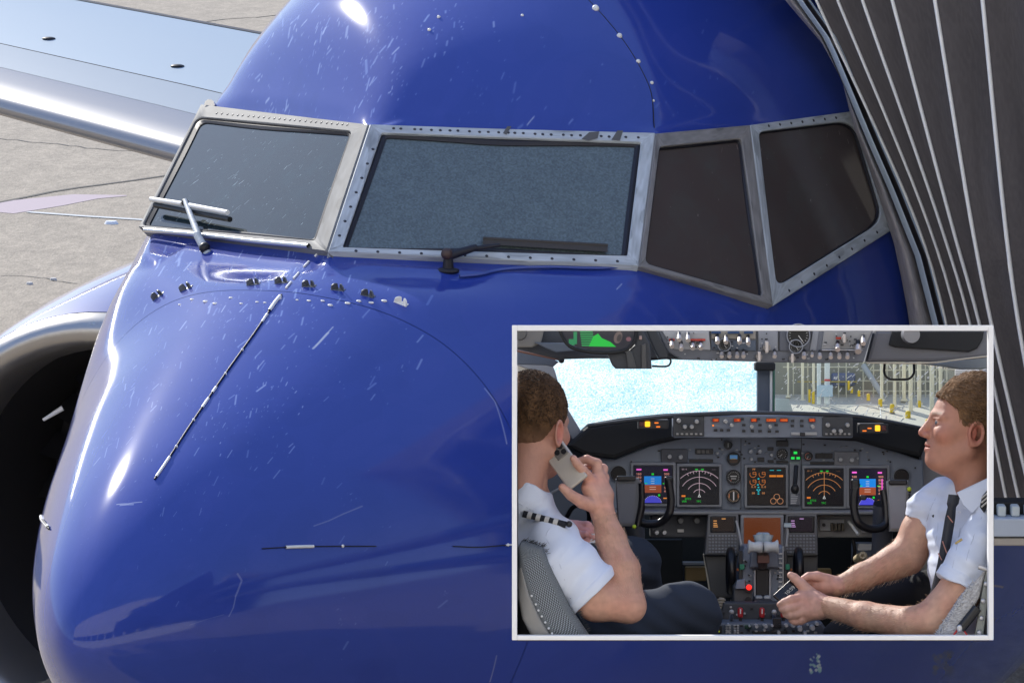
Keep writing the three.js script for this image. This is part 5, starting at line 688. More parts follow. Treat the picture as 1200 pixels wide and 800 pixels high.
// ---- what stands outside the right windscreen
{
  const yard = std(lin(0.58, 0.53, 0.45), 0.9), inward = (x, y, d) => C(x, y, d).applyMatrix4(toBox.clone().invert());
  const g = grid(4, 8, (u, v) => C(lerp(900, 1165, v), lerp(512, 462, u), lerp(1.30, 1.9, u)));
  const yp = part('yard', g, yard, cockpit); yp.material.side = THREE.DoubleSide;
  part('yard_backdrop', prism([[888, 419], [1165, 419], [1165, 470], [888, 470]], 1.9, 0.02, 0), std(lin(0.30, 0.29, 0.25), 0.9), cockpit); part('yard_truck', plate(975, 437, 1003, 452, 1.86, 0.03, 0.006), std(lin(0.14, 0.16, 0.28), 0.5), cockpit); part('yard_rail', plate(935, 446.4, 1005, 447.8, 1.85, 0.01, 0), std(lin(0.45, 0.36, 0.10), 0.6), cockpit); part('white_ramp', prism([[909, 467], [925, 467], [932, 492], [909, 500]], 1.33, 0.01, 0), G.white, cockpit); part('strut', bar(C(1012, 428, 1.84), C(1036, 465, 1.78), 0.008), G.panelLight, cockpit);
  part('ground_line', rod([[993, 477, 1.62], [1010, 474, 1.66], [1032, 475, 1.66]], 0.6, 12, 6), G.white, cockpit); part('ground_line', rod([[1032, 478, 1.62], [1033, 490, 1.5]], 0.7, 4, 6), G.white, cockpit); part('ground_line', rod([[1018, 478, 1.6], [1015, 486, 1.5]], 0.6, 4, 6), G.white, cockpit);
  const post = std(lin(0.82, 0.75, 0.58), 0.7);
  const posts = [[924, 466, 1.84, 2.2], [941, 470, 1.82, 3.4], [954, 474, 1.80, 3.0], [1034, 470, 1.74, 3.6], [1049, 478, 1.70, 3.8], [1060, 470, 1.78, 4.4], [1068, 486, 1.66, 4.6], [1078, 474, 1.76, 4.6], [1093, 494, 1.60, 5.2], [1103, 486, 1.7, 4.0]];
  posts.forEach(([x, y, d, w], i) => { const o = inBox(thing('post', ['pale narrow post beyond the windscreen next to the centre pillar', 'second pale post beyond the windscreen, left of the white sign post', 'pale post just left of the white sign post', 'pale post below the left end of the black grab handle', 'pale post under the middle of the grab handle', 'hazy far post under the right half of the grab handle', 'wide pale post right under the right end of the grab handle', 'far pale post to the right of the grab handle', 'nearest wide pale post beside the seated pilot forehead', 'rightmost pale post behind the pilot hair'][i], 'post', null, 'posts outside the windscreen'), C(x, y, d)); const b = C(x, y, d), q = (lx, ly) => C(lx, ly, d).sub(b); const A = q(x - w / 2, y), D = q(x + w / 2  , 417); part('shaft', box(A.x, D.x, A.y, D.y, -0.012, 0, 0.003), post, o); part('foot_plate', box(A.x - 0.004, D.x + 0.004, A.y, A.y + 0.006, -0.016, 0.004, 0.001), post, o); });
  {
    const o = inBox(thing('steel_lattice', 'pale steel lattice of thin beams and braces behind the posts outside the windscreen', 'lattice'), C(1040, 470, 1.86)), b = C(1040, 470, 1.86), q = (x, y, d = 1.86) => C(x, y, d).sub(b), r = rng(97), lm = std(lin(0.62, 0.58, 0.46), 0.7);
    for (const x of [1012, 1024, 1040, 1055, 1072, 1085, 1098, 1110, 1120]) part('upright', bar(q(x, 472), q(x, 418), 0.0022, 0.0022, 6), lm, o);
    for (const y of [424, 434, 446, 458]) part('cross_beam', bar(q(1008, y), q(1124, y - 2 + r() * 4), 0.0022, 0.0022, 6), lm, o);
    for (const [x, k] of [[1012, 1], [1040, -1], [1055, 1], [1085, -1], [1098, 1]]) part('brace', bar(q(x, k > 0 ? 446 : 424), q(x + 14, k > 0 ? 424 : 446), 0.0016, 0.0016, 6), lm, o);
    for (const x of [930, 947, 983, 992]) part('upright', bar(q(x, 468), q(x, 418), 0.002, 0.002, 6), lm, o); part('cross_beam', bar(q(918, 430), q(1006, 430), 0.002, 0.002, 6), lm, o);
  }
  const yel = std(lin(0.80, 0.55, 0.03), 0.6);
  [[949, 456, 475, 1.79, 3], [953.5, 458, 477, 1.77, 3.4], [995, 446, 458, 1.80, 2.8], [998.5, 453, 461, 1.79, 3.0], [1007, 457, 465, 1.76, 3.4], [1018, 461, 470, 1.73, 4.0], [1032, 467, 477, 1.68, 4.8], [1046, 473, 484, 1.63, 5.4], [1064.5, 481, 494, 1.57, 6.4], [1078, 469, 478, 1.72, 3.6], [1088, 490, 500, 1.52, 6.0]].forEach(([x, y0, y1, d, w], i) => {
    const o = inBox(thing('bollard', ['left of the two tall yellow bollards before the white sign post', 'right of the two tall yellow bollards before the white sign post', 'farthest yellow bollard beside the dark blue truck', 'small yellow bollard right of the farthest one', 'yellow bollard third in the receding row outside the windscreen', 'yellow bollard fourth in the receding row outside the windscreen', 'yellow bollard below the left end of the grab handle', 'yellow bollard below the middle of the grab handle', 'wide yellow bollard nearest but one outside the windscreen', 'small yellow bollard at the foot of the far post beside the wide bollard', 'nearest yellow bollard by the seated pilot brow'][i], 'bollard', null, 'yellow bollards outside the windscreen'), C(x, y1, d)), b = C(x, y1, d), R = w / 2 * KP * (1 + d / 9), H = C(x, y0, d).y - b.y; const s = new THREE.LatheGeometry([[0, 0], [R, 0], [R, H - R * 0.6], [R * 0.7, H - R * 0.15], [0, H]].map((q) => new THREE.Vector2(...q)), 14); part('post_sleeve', s, yel, o); part('base_ring', (() => { const t = new THREE.CylinderGeometry(R * 1.2, R * 1.3, H * 0.06, 14); t.translate(0, H * 0.03, 0); return t; })(), std(lin(0.3, 0.3, 0.28), 0.8), o);
  });
  const o = inBox(thing('sign_post', 'white post with a pale blue sign box and red band outside the windscreen', 'sign post'), C(967, 474, 1.7)), b = C(967, 474, 1.7), q = (x, y) => C(x, y, 1.7).sub(b);
  const sl = (n, x0, y0, x1, y1, m, z = 0, t = 0.012) => { const A = q(x0, y1), D = q(x1, y0); part(n, box(A.x, D.x, A.y, D.y, z - t, z, 0.002), m, o); };
  sl('shaft', 958, 417, 962.5, 474, std(lin(0.75, 0.78, 0.76), 0.6)); sl('shaft', 967, 417, 973, 474, std(lin(0.75, 0.78, 0.78), 0.6)); sl('sign_box', 957.5, 451, 976, 465, std(lin(0.5, 0.62, 0.72), 0.5), 0.012, 0.01); sl('red_band', 966.6, 444, 973.4, 446.5, std(lin(0.6, 0.08, 0.08), 0.5), 0.003, 0.018);
}
// ---------------------------------------------------------------- people: distance fields meshed as closed skins
const smin = (a, b, k) => { const h = clamp(0.5 + 0.5 * (b - a) / k, 0, 1); return lerp(b, a, h) - k * h * (1 - h); };
const smax = (a, b, k) => -smin(-a, -b, k);
const cone = (p, a, b, ra, rb) => { const ax = b.x - a.x, ay = b.y - a.y, az = b.z - a.z, px = p.x - a.x, py = p.y - a.y, pz = p.z - a.z, t = clamp((px * ax + py * ay + pz * az) / (ax * ax + ay * ay + az * az + 1e-12), 0, 1), dx = px - ax * t, dy = py - ay * t, dz = pz - az * t; return Math.sqrt(dx * dx + dy * dy + dz * dz) - (ra + (rb - ra) * t); };
const ell = (p, cx, cy, cz, rx, ry, rz) => { const x = (p.x - cx) / rx, y = (p.y - cy) / ry, z = (p.z - cz) / rz, k = Math.sqrt(x * x + y * y + z * z), k2 = Math.sqrt((x / rx) ** 2 + (y / ry) ** 2 + (z / rz) ** 2); return k2 > 0 ? k * (k - 1) / k2 : -Math.min(rx, ry, rz); };
function mesher(f, lo, hi, cell, paint) {                // surface nets
  const n = [0, 1, 2].map((i) => Math.ceil((hi.getComponent(i) - lo.getComponent(i)) / cell) + 1), [nx, ny, nz] = n, val = new Float32Array(nx * ny * nz), q = V(), id = (x, y, z) => (z * ny + y) * nx + x;
  for (let z = 0; z < nz; z++) for (let y = 0; y < ny; y++) for (let x = 0; x < nx; x++) val[id(x, y, z)] = f(q.set(lo.x + x * cell, lo.y + y * cell, lo.z + z * cell));
  const at3 = new Int32Array(nx * ny * nz).fill(-1), pos = [], ix = [], E = [[0, 1], [2, 3], [4, 5], [6, 7], [0, 2], [1, 3], [4, 6], [5, 7], [0, 4], [1, 5], [2, 6], [3, 7]];
  for (let z = 0; z < nz - 1; z++) for (let y = 0; y < ny - 1; y++) for (let x = 0; x < nx - 1; x++) {
    const v = []; let inside = 0; for (let k = 0; k < 8; k++) { v.push(val[id(x + (k & 1), y + ((k >> 1) & 1), z + (k >> 2))]); if (v[k] < 0) inside++; }
    if (inside === 0 || inside === 8) continue;
    let sx = 0, sy = 0, sz = 0, c = 0; for (const [a, b] of E) if ((v[a] < 0) !== (v[b] < 0)) { const t = v[a] / (v[a] - v[b]); sx += lerp(a & 1, b & 1, t); sy += lerp((a >> 1) & 1, (b >> 1) & 1, t); sz += lerp(a >> 2, b >> 2, t); c++; }
    at3[id(x, y, z)] = pos.length / 3; pos.push(lo.x + (x + sx / c) * cell, lo.y + (y + sy / c) * cell, lo.z + (z + sz / c) * cell);
  }
  const quad = (a, b, c, d, flip) => { if (a < 0 || b < 0 || c < 0 || d < 0) return; flip ? ix.push(a, c, b, a, d, c) : ix.push(a, b, c, a, c, d); };
  for (let z = 1; z < nz - 1; z++) for (let y = 1; y < ny - 1; y++) for (let x = 1; x < nx - 1; x++) {
    const s = val[id(x, y, z)] < 0;
    if (s !== (val[id(x + 1, y, z)] < 0)) quad(at3[id(x, y - 1, z - 1)], at3[id(x, y, z - 1)], at3[id(x, y, z)], at3[id(x, y - 1, z)], !s);
    if (s !== (val[id(x, y + 1, z)] < 0)) quad(at3[id(x - 1, y, z - 1)], at3[id(x - 1, y, z)], at3[id(x, y, z)], at3[id(x, y, z - 1)], !s);
    if (s !== (val[id(x, y, z + 1)] < 0)) quad(at3[id(x - 1, y - 1, z)], at3[id(x, y - 1, z)], at3[id(x, y, z)], at3[id(x - 1, y, z)], !s);
  }
  const N = pos.length / 3, nor = new Float32Array(N * 3), col = paint ? new Float32Array(N * 3) : null, e = cell * 0.6, c3 = [0, 0, 0];
  for (let i = 0; i < N; i++) { const x = pos[i * 3], y = pos[i * 3 + 1], z = pos[i * 3 + 2], g = V(f(q.set(x + e, y, z)) - f(q.set(x - e, y, z)), f(q.set(x, y + e, z)) - f(q.set(x, y - e, z)), f(q.set(x, y, z + e)) - f(q.set(x, y, z - e))).normalize(); g.toArray(nor, i * 3); if (paint) { paint(q.set(x, y, z), c3); col.set(c3, i * 3); } }
  const G = new THREE.BufferGeometry(); G.setAttribute('position', new THREE.Float32BufferAttribute(pos, 3)); G.setAttribute('normal', new THREE.BufferAttribute(nor, 3)); if (paint) G.setAttribute('color', new THREE.BufferAttribute(col, 3)); G.setIndex(ix);
  const uv = new Float32Array(N * 2); for (let i = 0; i < N; i++) { uv[i * 2] = pos[i * 3] + pos[i * 3 + 2] * 0.6; uv[i * 2 + 1] = pos[i * 3 + 1] - pos[i * 3 + 2] * 0.4; } G.setAttribute('uv', new THREE.BufferAttribute(uv, 2));
  return G;
}
// the opening's walls cut the figures off where the photograph does
const clipL = C(606.6, 566, 0).x, clipR0 = C(1158.5, 566, 0), clipR1 = C(1158.5, 566, 1.5), clipB0 = C(882, 744, 0), clipB1 = C(882, 744, 1.5);
const cut = (p) => { const xr = lerp(clipR0.x, clipR1.x, -p.z / 1.5), yb = lerp(clipB0.y, clipB1.y, -p.z / 1.5); return Math.max(clipL - p.x, p.x - xr, yb - p.y, p.z + 0.004); };
const px = (r) => r * KP;                               // pixels to metres
const chain = (list) => { const J = list.map(([x, y, d, r]) => ({ p: C(x, y, d), r: px(r) * (1 + d / 9) })); return (p, k = 0.008) => { let v = 1e9; for (let i = 0; i < J.length - 1; i++) v = smin(v, cone(p, J[i].p, J[i + 1].p, J[i].r, J[i + 1].r), k); return v; }; };
const bounds = (pts, pad) => { const b = new THREE.Box3(); for (const q of pts) b.expandByPoint(C(q[0], q[1], q[2])); b.expandByScalar(pad); return [b.min, b.max]; };
const n3seed = makeNoise(64, 91), noise3 = (p, s) => (n3seed(p.x * s + p.z * s * 0.37, p.y * s) + n3seed(p.y * s + 7.1, p.z * s + p.x * s * 0.41) + n3seed(p.z * s + 3.3, p.x * s + p.y * s * 0.29)) / 3 - 0.5;

// head in its own axes: x to the face, y up, z to the left; eyes at y = 0
function headField(p, o) {
  let d = ell(p, -0.016, 0.034, 0, 0.099, 0.088, 0.077);
  d = smin(d, ell(p, 0.032, -0.02, 0, 0.062, 0.085, 0.062), 0.03);
  const z = Math.abs(p.z), m = V(p.x, p.y, z);
  d = smin(d, cone(m, V(-0.004, -0.062, 0.054), V(0.062, -0.098, 0.022), 0.02, 0.019), 0.03);
  d = smin(d, ell(p, 0.022, -0.108, 0, 0.045, 0.028, 0.042), 0.03);
  d = smin(d, ell(p, 0.074, -0.098, 0, 0.021, 0.019, 0.024), 0.02);
  d = smin(d, ell(p, 0.056, -0.066, 0, 0.040, 0.032, 0.040), 0.02);
  d = smin(d, cone(m, V(0.084, 0.018, 0.006), V(0.068, 0.016, 0.046), 0.011, 0.010), 0.012);
  d = smin(d, ell(m, 0.058, -0.026, 0.044, 0.026, 0.021, 0.021), 0.018);
  d = smax(d, -(ell(m, 0.096, 0.001, 0.033, 0.020, 0.0115, 0.017)), 0.012);
  d = smin(d, ell(m, 0.0735, -0.0005, 0.0315, 0.0135, 0.0125, 0.0145), 0.003);
  d = smin(d, cone(m, V(0.088, 0.0095, 0.020), V(0.078, 0.0095, 0.046), 0.0032, 0.003), 0.003);
  d = smin(d, cone(p, V(0.088, 0.012, 0), V(0.1105, -0.030, 0), 0.0085, 0.0115), 0.010);
  d = smin(d, ell(m, 0.1005, -0.036, 0.011, 0.0115, 0.0085, 0.0085), 0.006);
  d = smax(d, -ell(m, 0.104, -0.0445, 0.008, 0.006, 0.0035, 0.0042), 0.003);
  d = smin(d, cone(m, V(0.0945, -0.0585, 0), V(0.082, -0.0635, 0.023), 0.0072, 0.004), 0.006);
  d = smin(d, cone(m, V(0.0925, -0.0725, 0), V(0.082, -0.0665, 0.021), 0.0080, 0.004), 0.006);
  d = smax(d, -cone(m, V(0.103, -0.0655, 0), V(0.086, -0.0655, 0.026), 0.0022, 0.0015), 0.003);
  // ears
  const e = V(p.x + 0.012 + (z - 0.074) * 0.45, p.y + 0.016, z - 0.077), r = Math.hypot(e.x, e.y * 0.62), rim = Math.hypot(r - 0.0165, e.z - (r - 0.01) * 0.3) - 0.0042;
  let ear = smin(rim, ell(e, 0.006, -0.0, -0.005, 0.012, 0.022, 0.005), 0.006); ear = smin(ear, ell(e, 0.006, -0.026, -0.001, 0.008, 0.009, 0.0045), 0.006);
  d = smin(d, ear, 0.006);
  d = smin(d, cone(p, V(-0.022, -0.07, 0), V(-0.038, -0.15, 0), 0.052, 0.05), 0.025);
  return d;
}
const skinTone = (base, p, c) => {                       // p in head axes
  const z = Math.abs(p.z); let r = 0.0;
  r = Math.max(r, 0.75 * smooth(0.030, 0.0, Math.hypot(p.x + 0.012, (p.y + 0.016) * 0.62)) * smooth(0.066, 0.074, z));
  r = Math.max(r, 0.5 * smooth(0.03, 0.0, Math.hypot(p.x - 0.112, p.y + 0.032, p.z))); r = Math.max(r, 0.42 * smooth(0.035, 0.0, Math.hypot(p.x - 0.062, p.y + 0.03, z - 0.05)));
  const lip = smooth(0.012, 0.004, Math.abs(p.y + 0.066)) * smooth(0.078, 0.086, p.x) * smooth(0.027, 0.02, z); r = Math.max(r, 0.75 * lip);
  const v = 1 + 0.18 * noise3(p, 60) + 0.14 * noise3(p, 160);
  c[0] = base[0] * v * (1 + 0.06 * r); c[1] = base[1] * v * (1 - 0.42 * r); c[2] = base[2] * v * (1 - 0.40 * r);
  const brow = smooth(0.006, 0.002, Math.abs(p.y - 0.022 - (z - 0.03) * 0.08)) * smooth(0.06, 0.07, p.x) * smooth(0.012, 0.016, z) * smooth(0.054, 0.046, z); if (brow > 0) { c[0] = lerp(c[0], 0.20, brow * 0.75); c[1] = lerp(c[1], 0.12, brow * 0.75); c[2] = lerp(c[2], 0.07, brow * 0.75); }
  const ey = Math.hypot((p.y + 0.0005) / 0.0075, (z - 0.0315) / 0.0125); if (p.x > 0.07 && ey < 1) { const iris = Math.abs(z - 0.0325) < 0.0095; const w = smooth(1, 0.75, ey); const k = iris ? [0.05, 0.07, 0.09] : [0.42, 0.38, 0.36]; for (let i = 0; i < 3; i++) c[i] = lerp(c[i], k[i], w); }
  const crease = Math.hypot((p.y + 0.0655) / 0.0022, 1) < 1.25 && p.x > 0.084 && z < 0.024; if (crease) { c[0] *= 0.55; c[1] *= 0.42; c[2] *= 0.42; }
};
function hairField(p, curl, nape) {
  const shell = ell(p, -0.018, 0.037, 0, 0.105 + curl * 0.5, 0.094 + curl * 0.7, 0.0805 + curl * 0.2) + 0.6 * curl * (noise3(p, 55) + 0.6 * noise3(p, 120)) + 0.0035 * noise3(p, 220);
  const z = Math.abs(p.z); let line = lerp(nape, 0.004, smooth(-0.05, -0.028, p.x)); line = lerp(line, 0.012, smooth(-0.03, -0.01, p.x)); line = lerp(line, -0.008, smooth(0.004, 0.014, p.x)); line = lerp(line, 0.042, smooth(0.026, 0.040, p.x)); line = lerp(line, 0.060 + 0.2 * (0.05 - Math.min(z, 0.05)) * 0.5, smooth(0.040, 0.075, p.x));
  return smax(shell, line - p.y + 0.010 * noise3(p, 90), 0.006);
}
function headFrame(center, faceDir, upDir) { const f = faceDir.clone().normalize(), l = upDir.clone().sub(f.clone().multiplyScalar(upDir.dot(f))).normalize(), z = f.clone().cross(l); return new THREE.Matrix4().makeBasis(f, l, z).setPosition(center); }
const sized = (m, k) => m.clone().multiply(new THREE.Matrix4().makeScale(k, k, k));
const skinTex = (() => { const a = makeNoise(128, 93), b = makeNoise(32, 94); const t = texture(256, 256, (u, v) => 0.5 + 0.6 * (a(u * 128, v * 128) - 0.5) + 0.3 * (b(u * 32, v * 32) - 0.5), false); t.repeat.set(14, 14); return t; })();
const skinMat = new THREE.MeshPhysicalMaterial({ color: lin(1, 1, 1), vertexColors: true, roughness: 0.52, bumpMap: skinTex, bumpScale: 0.0006, sheen: 0.25, sheenColor: lin(0.9, 0.5, 0.4), sheenRoughness: 0.5 });
const clothTex = (() => { const t = texture(256, 256, (u, v) => 0.5 + 0.25 * Math.sin(u * 256 * 0.8) * Math.sin(v * 256 * 0.8), false); t.repeat.set(8, 8); return t; })();
const shirtMat = new THREE.MeshPhysicalMaterial({ color: lin(0.66, 0.71, 0.82), roughness: 0.85, sheen: 0.3, sheenColor: lin(0.6, 0.65, 0.8), bumpMap: clothTex, bumpScale: 0.0005 });
const navyMat = new THREE.MeshPhysicalMaterial({ color: lin(0.022, 0.030, 0.048), roughness: 0.9, sheen: 0.5, sheenColor: lin(0.10, 0.13, 0.18), bumpMap: clothTex, bumpScale: 0.0006 });
const hairMat = () => new THREE.MeshPhysicalMaterial({ color: lin(1, 1, 1), vertexColors: true, roughness: 0.85, specularIntensity: 0.3 });
const headMesh = (M4, base) => { const inv = M4.clone().invert(), q = V(), h = V(); return mesher((p) => Math.max(headField(q.copy(p).applyMatrix4(inv)), cut(p)), new THREE.Box3().setFromCenterAndSize(V(0, -0.035, 0), V(0.30, 0.36, 0.22)).applyMatrix4(M4).min, new THREE.Box3().setFromCenterAndSize(V(0, -0.035, 0), V(0.30, 0.36, 0.22)).applyMatrix4(M4).max, 0.0028, (p, c) => skinTone(base, h.copy(p).applyMatrix4(inv), c)); };
const hairMesh = (M4, curl, nape, tone) => { const inv = M4.clone().invert(), q = V(), h = V(), b = new THREE.Box3().setFromCenterAndSize(V(-0.01, 0.04, 0), V(0.26, 0.26, 0.21)).applyMatrix4(M4); return mesher((p) => Math.max(hairField(q.copy(p).applyMatrix4(inv), curl, nape), cut(p)), b.min, b.max, 0.0026, (p, c) => { h.copy(p).applyMatrix4(inv); const s = n3seed(h.x * 40 + h.z * 90, h.y * 26 + h.z * 60) - 0.5, v = 1 + 0.9 * s + 0.5 * noise3(h, 150); for (let i = 0; i < 3; i++) c[i] = lerp(Math.max(0.004, tone[i] * v), [0.30, 0.17, 0.11][i], 0.55 * smooth(0.0, -0.05, h.y)); }); };
const limbPaint = (base) => (p, c) => { const v = 1 + 0.30 * noise3(p, 22) + 0.45 * noise3(p, 130), r = 0.30 * noise3(p, 34); c[0] = base[0] * v; c[1] = base[1] * v * (1 - r); c[2] = base[2] * v * (1 - r); };
const field = (fs, k) => (p) => { let v = 1e9; for (const f of fs) v = smin(v, f(p), k); return v; };
const mergeSkin = (list) => mergeGeometries(list.map((g) => { const n = g.toNonIndexed(); return n; }));
function strands(M4, curl, nape, n, len, m, parent, seed) {   // short locks that stand off the hair
  const r = rng(seed), out = [], inv = V();
  for (let i = 0; i < n; i++) {
    const th = Math.acos(1 - r() * 1.35), ph = r() * 2 * Math.PI, d = V(Math.sin(th) * Math.cos(ph), Math.cos(th), Math.sin(th) * Math.sin(ph)), p = V(-0.018 + d.x * 0.13, 0.037 + d.y * 0.125, d.z * 0.10);
    let ok = false; for (let k = 0; k < 12; k++) { const v = hairField(p, curl, nape); if (v < 0.0006) { ok = true; break; } if (v > 0.05) break; p.addScaledVector(d, -v * 0.8); }
    if (!ok || p.distanceTo(V(-0.018, 0.037, 0)) < 0.07) continue;
    const t = V(-0.75 + 0.5 * (r() - 0.5), -0.25 + 0.3 * (r() - 0.5), (r() - 0.5) * 0.6).addScaledVector(d, (len > 0.01 ? 0.3 : 0.12) + 0.36 * r()).normalize().multiplyScalar(len * (0.5 + r())), c = t.clone().applyAxisAngle(d, (r() - 0.5) * 1.6).multiplyScalar(0.6);
    if (len < 0.01) c.multiplyScalar(0.4);
    const a = p.clone().addScaledVector(d, -0.001), b = p.clone().addScaledVector(t, 0.6), e = b.clone().add(c.addScaledVector(d, -len * 0.35)), W = [a, b, e].map((q) => q.applyMatrix4(M4));
    if (W.some((q) => cut(q) > -0.001)) continue;
    out.push(bar(W[0], W[1], 0.0007, 0.0006, 3), bar(W[1], W[2], 0.0006, 0.0002, 3));
  }
  stuff(part('hair_lock', out, m, parent));
}
function armHair(f, [a0, b0], n, parent, seed) {
  const r = rng(seed), A = C(...a0), B = C(...b0), ax = B.clone().sub(A), out = [], dir = ax.clone().normalize();
  for (let i = 0; i < n; i++) {
    const o = A.clone().addScaledVector(ax, r()), d = V(r() - 0.5, r() - 0.5, r() - 0.2); d.addScaledVector(dir, -d.dot(dir)).normalize();
    let t = 0; for (let k = 0; k < 14; k++) { const v = f(o.clone().addScaledVector(d, t), 0.014); if (v > -0.0002) break; t -= v; }
    const p = o.clone().addScaledVector(d, t), e = p.clone().addScaledVector(dir, 0.006 + r() * 0.006).addScaledVector(d, 0.002 + r() * 0.004).add(V(0, -0.002 - 0.003 * r(), 0)); if (cut(p) > -0.002 || cut(e) > -0.002) continue;
    out.push(bar(p, e, 0.0003, 0.00015, 3));
  }
  stuff(part('arm_hair', out, std(lin(0.60, 0.40, 0.26), 0.5), parent));
}
function seams(f, paths, parent) {                      // stitched seams that lie on the cloth
  const m = std(lin(0.50, 0.54, 0.64), 0.85);
  for (const path of paths) {
    const c = new THREE.CatmullRomCurve3(path.map(([x, y]) => V(x, y, 0))), out = [];
    for (const q of c.getSpacedPoints(14)) { let hit = null; for (let d = 0.01; d < 0.6; d += 0.004) { const p = C(q.x, q.y, d); if (f(p) < 0) { hit = p; break; } } if (hit) out.push(hit.add(V(0, 0, 0.0005))); }
    if (out.length > 3) part('seam', tube(out, 0.0011, 28, 5), m, parent);
  }
}
function finger(list) { return chain(list); }

// ======== pilot on the left, telephoning
{
  const me = inBox(thing('person', 'pilot seen from behind with short brown hair and white shirt, phone at the ear', 'person'));
  const tone = [0.48, 0.245, 0.175];
  const HM = headFrame(C(626, 498, 0.25), V(0.50, -0.06, -0.86), V(0.06, 1, -0.02));
  const armPts = [[664, 668, 0.12, 25], [700, 702, 0.11, 25.5], [737, 710, 0.10, 19.5], [728, 668, 0.14, 21.5], [716, 632, 0.18, 17], [708, 606, 0.2, 14]];
  const arm = chain(armPts), torso = chain([[622, 590, 0.27, 26], [624, 640, 0.28, 44], [622, 740, 0.28, 46]]);
  const neck = chain([[620, 535, 0.235, 24], [614, 575, 0.24, 27]]);
  const low = (p) => Math.max(smin(smin(arm(p, 0.014), torso(p, 0.03), 0.03), neck(p), 0.02), cut(p));
  const b1 = bounds([[600, 520, 0.05], [760, 748, 0.45]], 0.05);
  const bodyG = mesher(low, b1[0], b1[1], 0.0055, limbPaint([0.53, 0.28, 0.195]));
  armHair(arm, [[737, 706, 0.10], [708, 606, 0.2]], 700, me, 7);
  // right hand round the phone
  const palm = [chain([[708, 606, 0.2, 14], [700, 584, 0.21, 13], [694, 566, 0.21, 10]]), chain([[706, 600, 0.2, 12], [708, 580, 0.215, 11], [703, 560, 0.225, 8.5]]), chain([[700, 590, 0.195, 11], [690, 572, 0.195, 9]])];
  const fingers = [finger([[692, 562, 0.2, 7], [683, 551, 0.175, 5.8], [676, 543, 0.165, 5.0], [672, 537, 0.165, 4.3]]), finger([[700, 558, 0.22, 7], [700, 543, 0.225, 5.8], [688, 538, 0.235, 5.2], [677, 541, 0.24, 4.4]]), finger([[705, 562, 0.23, 6.6], [707, 549, 0.245, 5.6], [696, 545, 0.26, 5.0], [685, 548, 0.265, 4.3]]), finger([[708, 570, 0.235, 6], [709, 559, 0.255, 5], [700, 556, 0.27, 4.4], [691, 558, 0.275, 3.9]]), finger([[695, 592, 0.185, 9], [682, 588, 0.165, 7.6], [669, 580, 0.158, 6.2], [659, 571, 0.16, 4.8]])];
  const hand = (p) => { let v = field(palm, 0.012)(p); for (const f of fingers) v = smin(v, f(p, 0.003), 0.006); return Math.max(v, cut(p)); };
  const b2 = bounds([[655, 532, 0.14], [722, 608, 0.29]], 0.02);
  const handG = mesher(hand, b2[0], b2[1], 0.0026, (p, c) => { limbPaint([0.58, 0.30, 0.22])(p, c); });
  // the other hand lies in the lap with a scrap of paper
  const h2 = [chain([[640, 622, 0.5, 11], [668, 619, 0.5, 9.5], [678, 620, 0.5, 9]]), finger([[676, 615, 0.5, 5.6], [688, 616, 0.49, 5], [697, 622, 0.49, 4.2]]), finger([[677, 620, 0.49, 5.6], [688, 624, 0.48, 5], [695, 630, 0.48, 4]]), finger([[676, 625, 0.49, 5.2], [684, 631, 0.48, 4.8], [689, 635, 0.48, 4]]), finger([[674, 629, 0.5, 4.6], [680, 635, 0.49, 4.2], [683, 639, 0.49, 3.6]]), finger([[668, 624, 0.47, 5.6], [679, 627, 0.46, 5], [686, 626, 0.455, 4.2]])];
  const hand2 = (p) => Math.max(field(h2, 0.005)(p), cut(p)), b3 = bounds([[632, 608, 0.43], [702, 645, 0.53]], 0.02);
  const hand2G = mesher(hand2, b3[0], b3[1], 0.003, (p, c) => limbPaint([0.60, 0.29, 0.26])(p, c));
  part('body', mergeSkin([bodyG, handG, hand2G, headMesh(HM, tone)]), skinMat, me);
  strands(HM, 0.005, -0.052, 6000, 0.006, std(lin(0.05, 0.027, 0.014), 0.6), me, 5);
  part('hair', hairMesh(HM, 0.005, -0.052, [0.080, 0.043, 0.021]), hairMat(), me);
  // shirt: back and right sleeve, open at cuff and collar
  const sleeve = chain([[650, 640, 0.17, 34], [668, 664, 0.13, 34], [690, 690, 0.115, 32], [712, 712, 0.11, 31]]), back = chain([[612, 596, 0.26, 28], [650, 632, 0.2, 26]]), trunk = chain([[616, 612, 0.27, 34], [624, 650, 0.26, 52], [622, 745, 0.26, 54]]), coll = chain([[615, 548, 0.225, 30], [610, 582, 0.23, 36]]);
  const hemA = C(700, 690, 0.11), hemN = C(712, 678, 0.11).sub(C(690, 655, 0.11)); const hn = C(720, 706, 0.11).sub(C(690, 676, 0.11)).normalize();
  const shirt = (p) => {
    const hq = p.clone().sub(hemA).dot(hn) - 0.004; let s = smax(sleeve(p, 0.02) - 0.003 * smooth(-0.026, -0.023, hq), hq, 0.002);
    let v = smin(s, smin(trunk(p, 0.04), back(p, 0.02), 0.03), 0.025);
    const nk = chain0(p); v = smin(v, nk, 0.012);
    const w = p.clone().sub(C(660, 640, 0.12)), u = w.x * 0.75 - w.y * 0.66, fold = Math.sin(u * 95 + 6 * noise3(p, 9)) * 0.5 + Math.sin(u * 51 + w.y * 30) * 0.5; v += 0.006 * fold * Math.abs(fold) + 0.010 * noise3(p, 14) + 0.004 * Math.abs(noise3(p, 26));
    return Math.max(v, cut(p));
  };
  const chain0 = (p) => { const q = coll(p, 0.01); return Math.max(q, p.clone().sub(C(612, 562, 0.225)).dot(V(0.5, 0.86, 0)) - 0.004, -1); };
  const b4 = bounds([[600, 540, 0.0], [730, 748, 0.45]], 0.06);
  part('shirt', mesher(shirt, b4[0], b4[1], 0.0042), shirtMat, me);
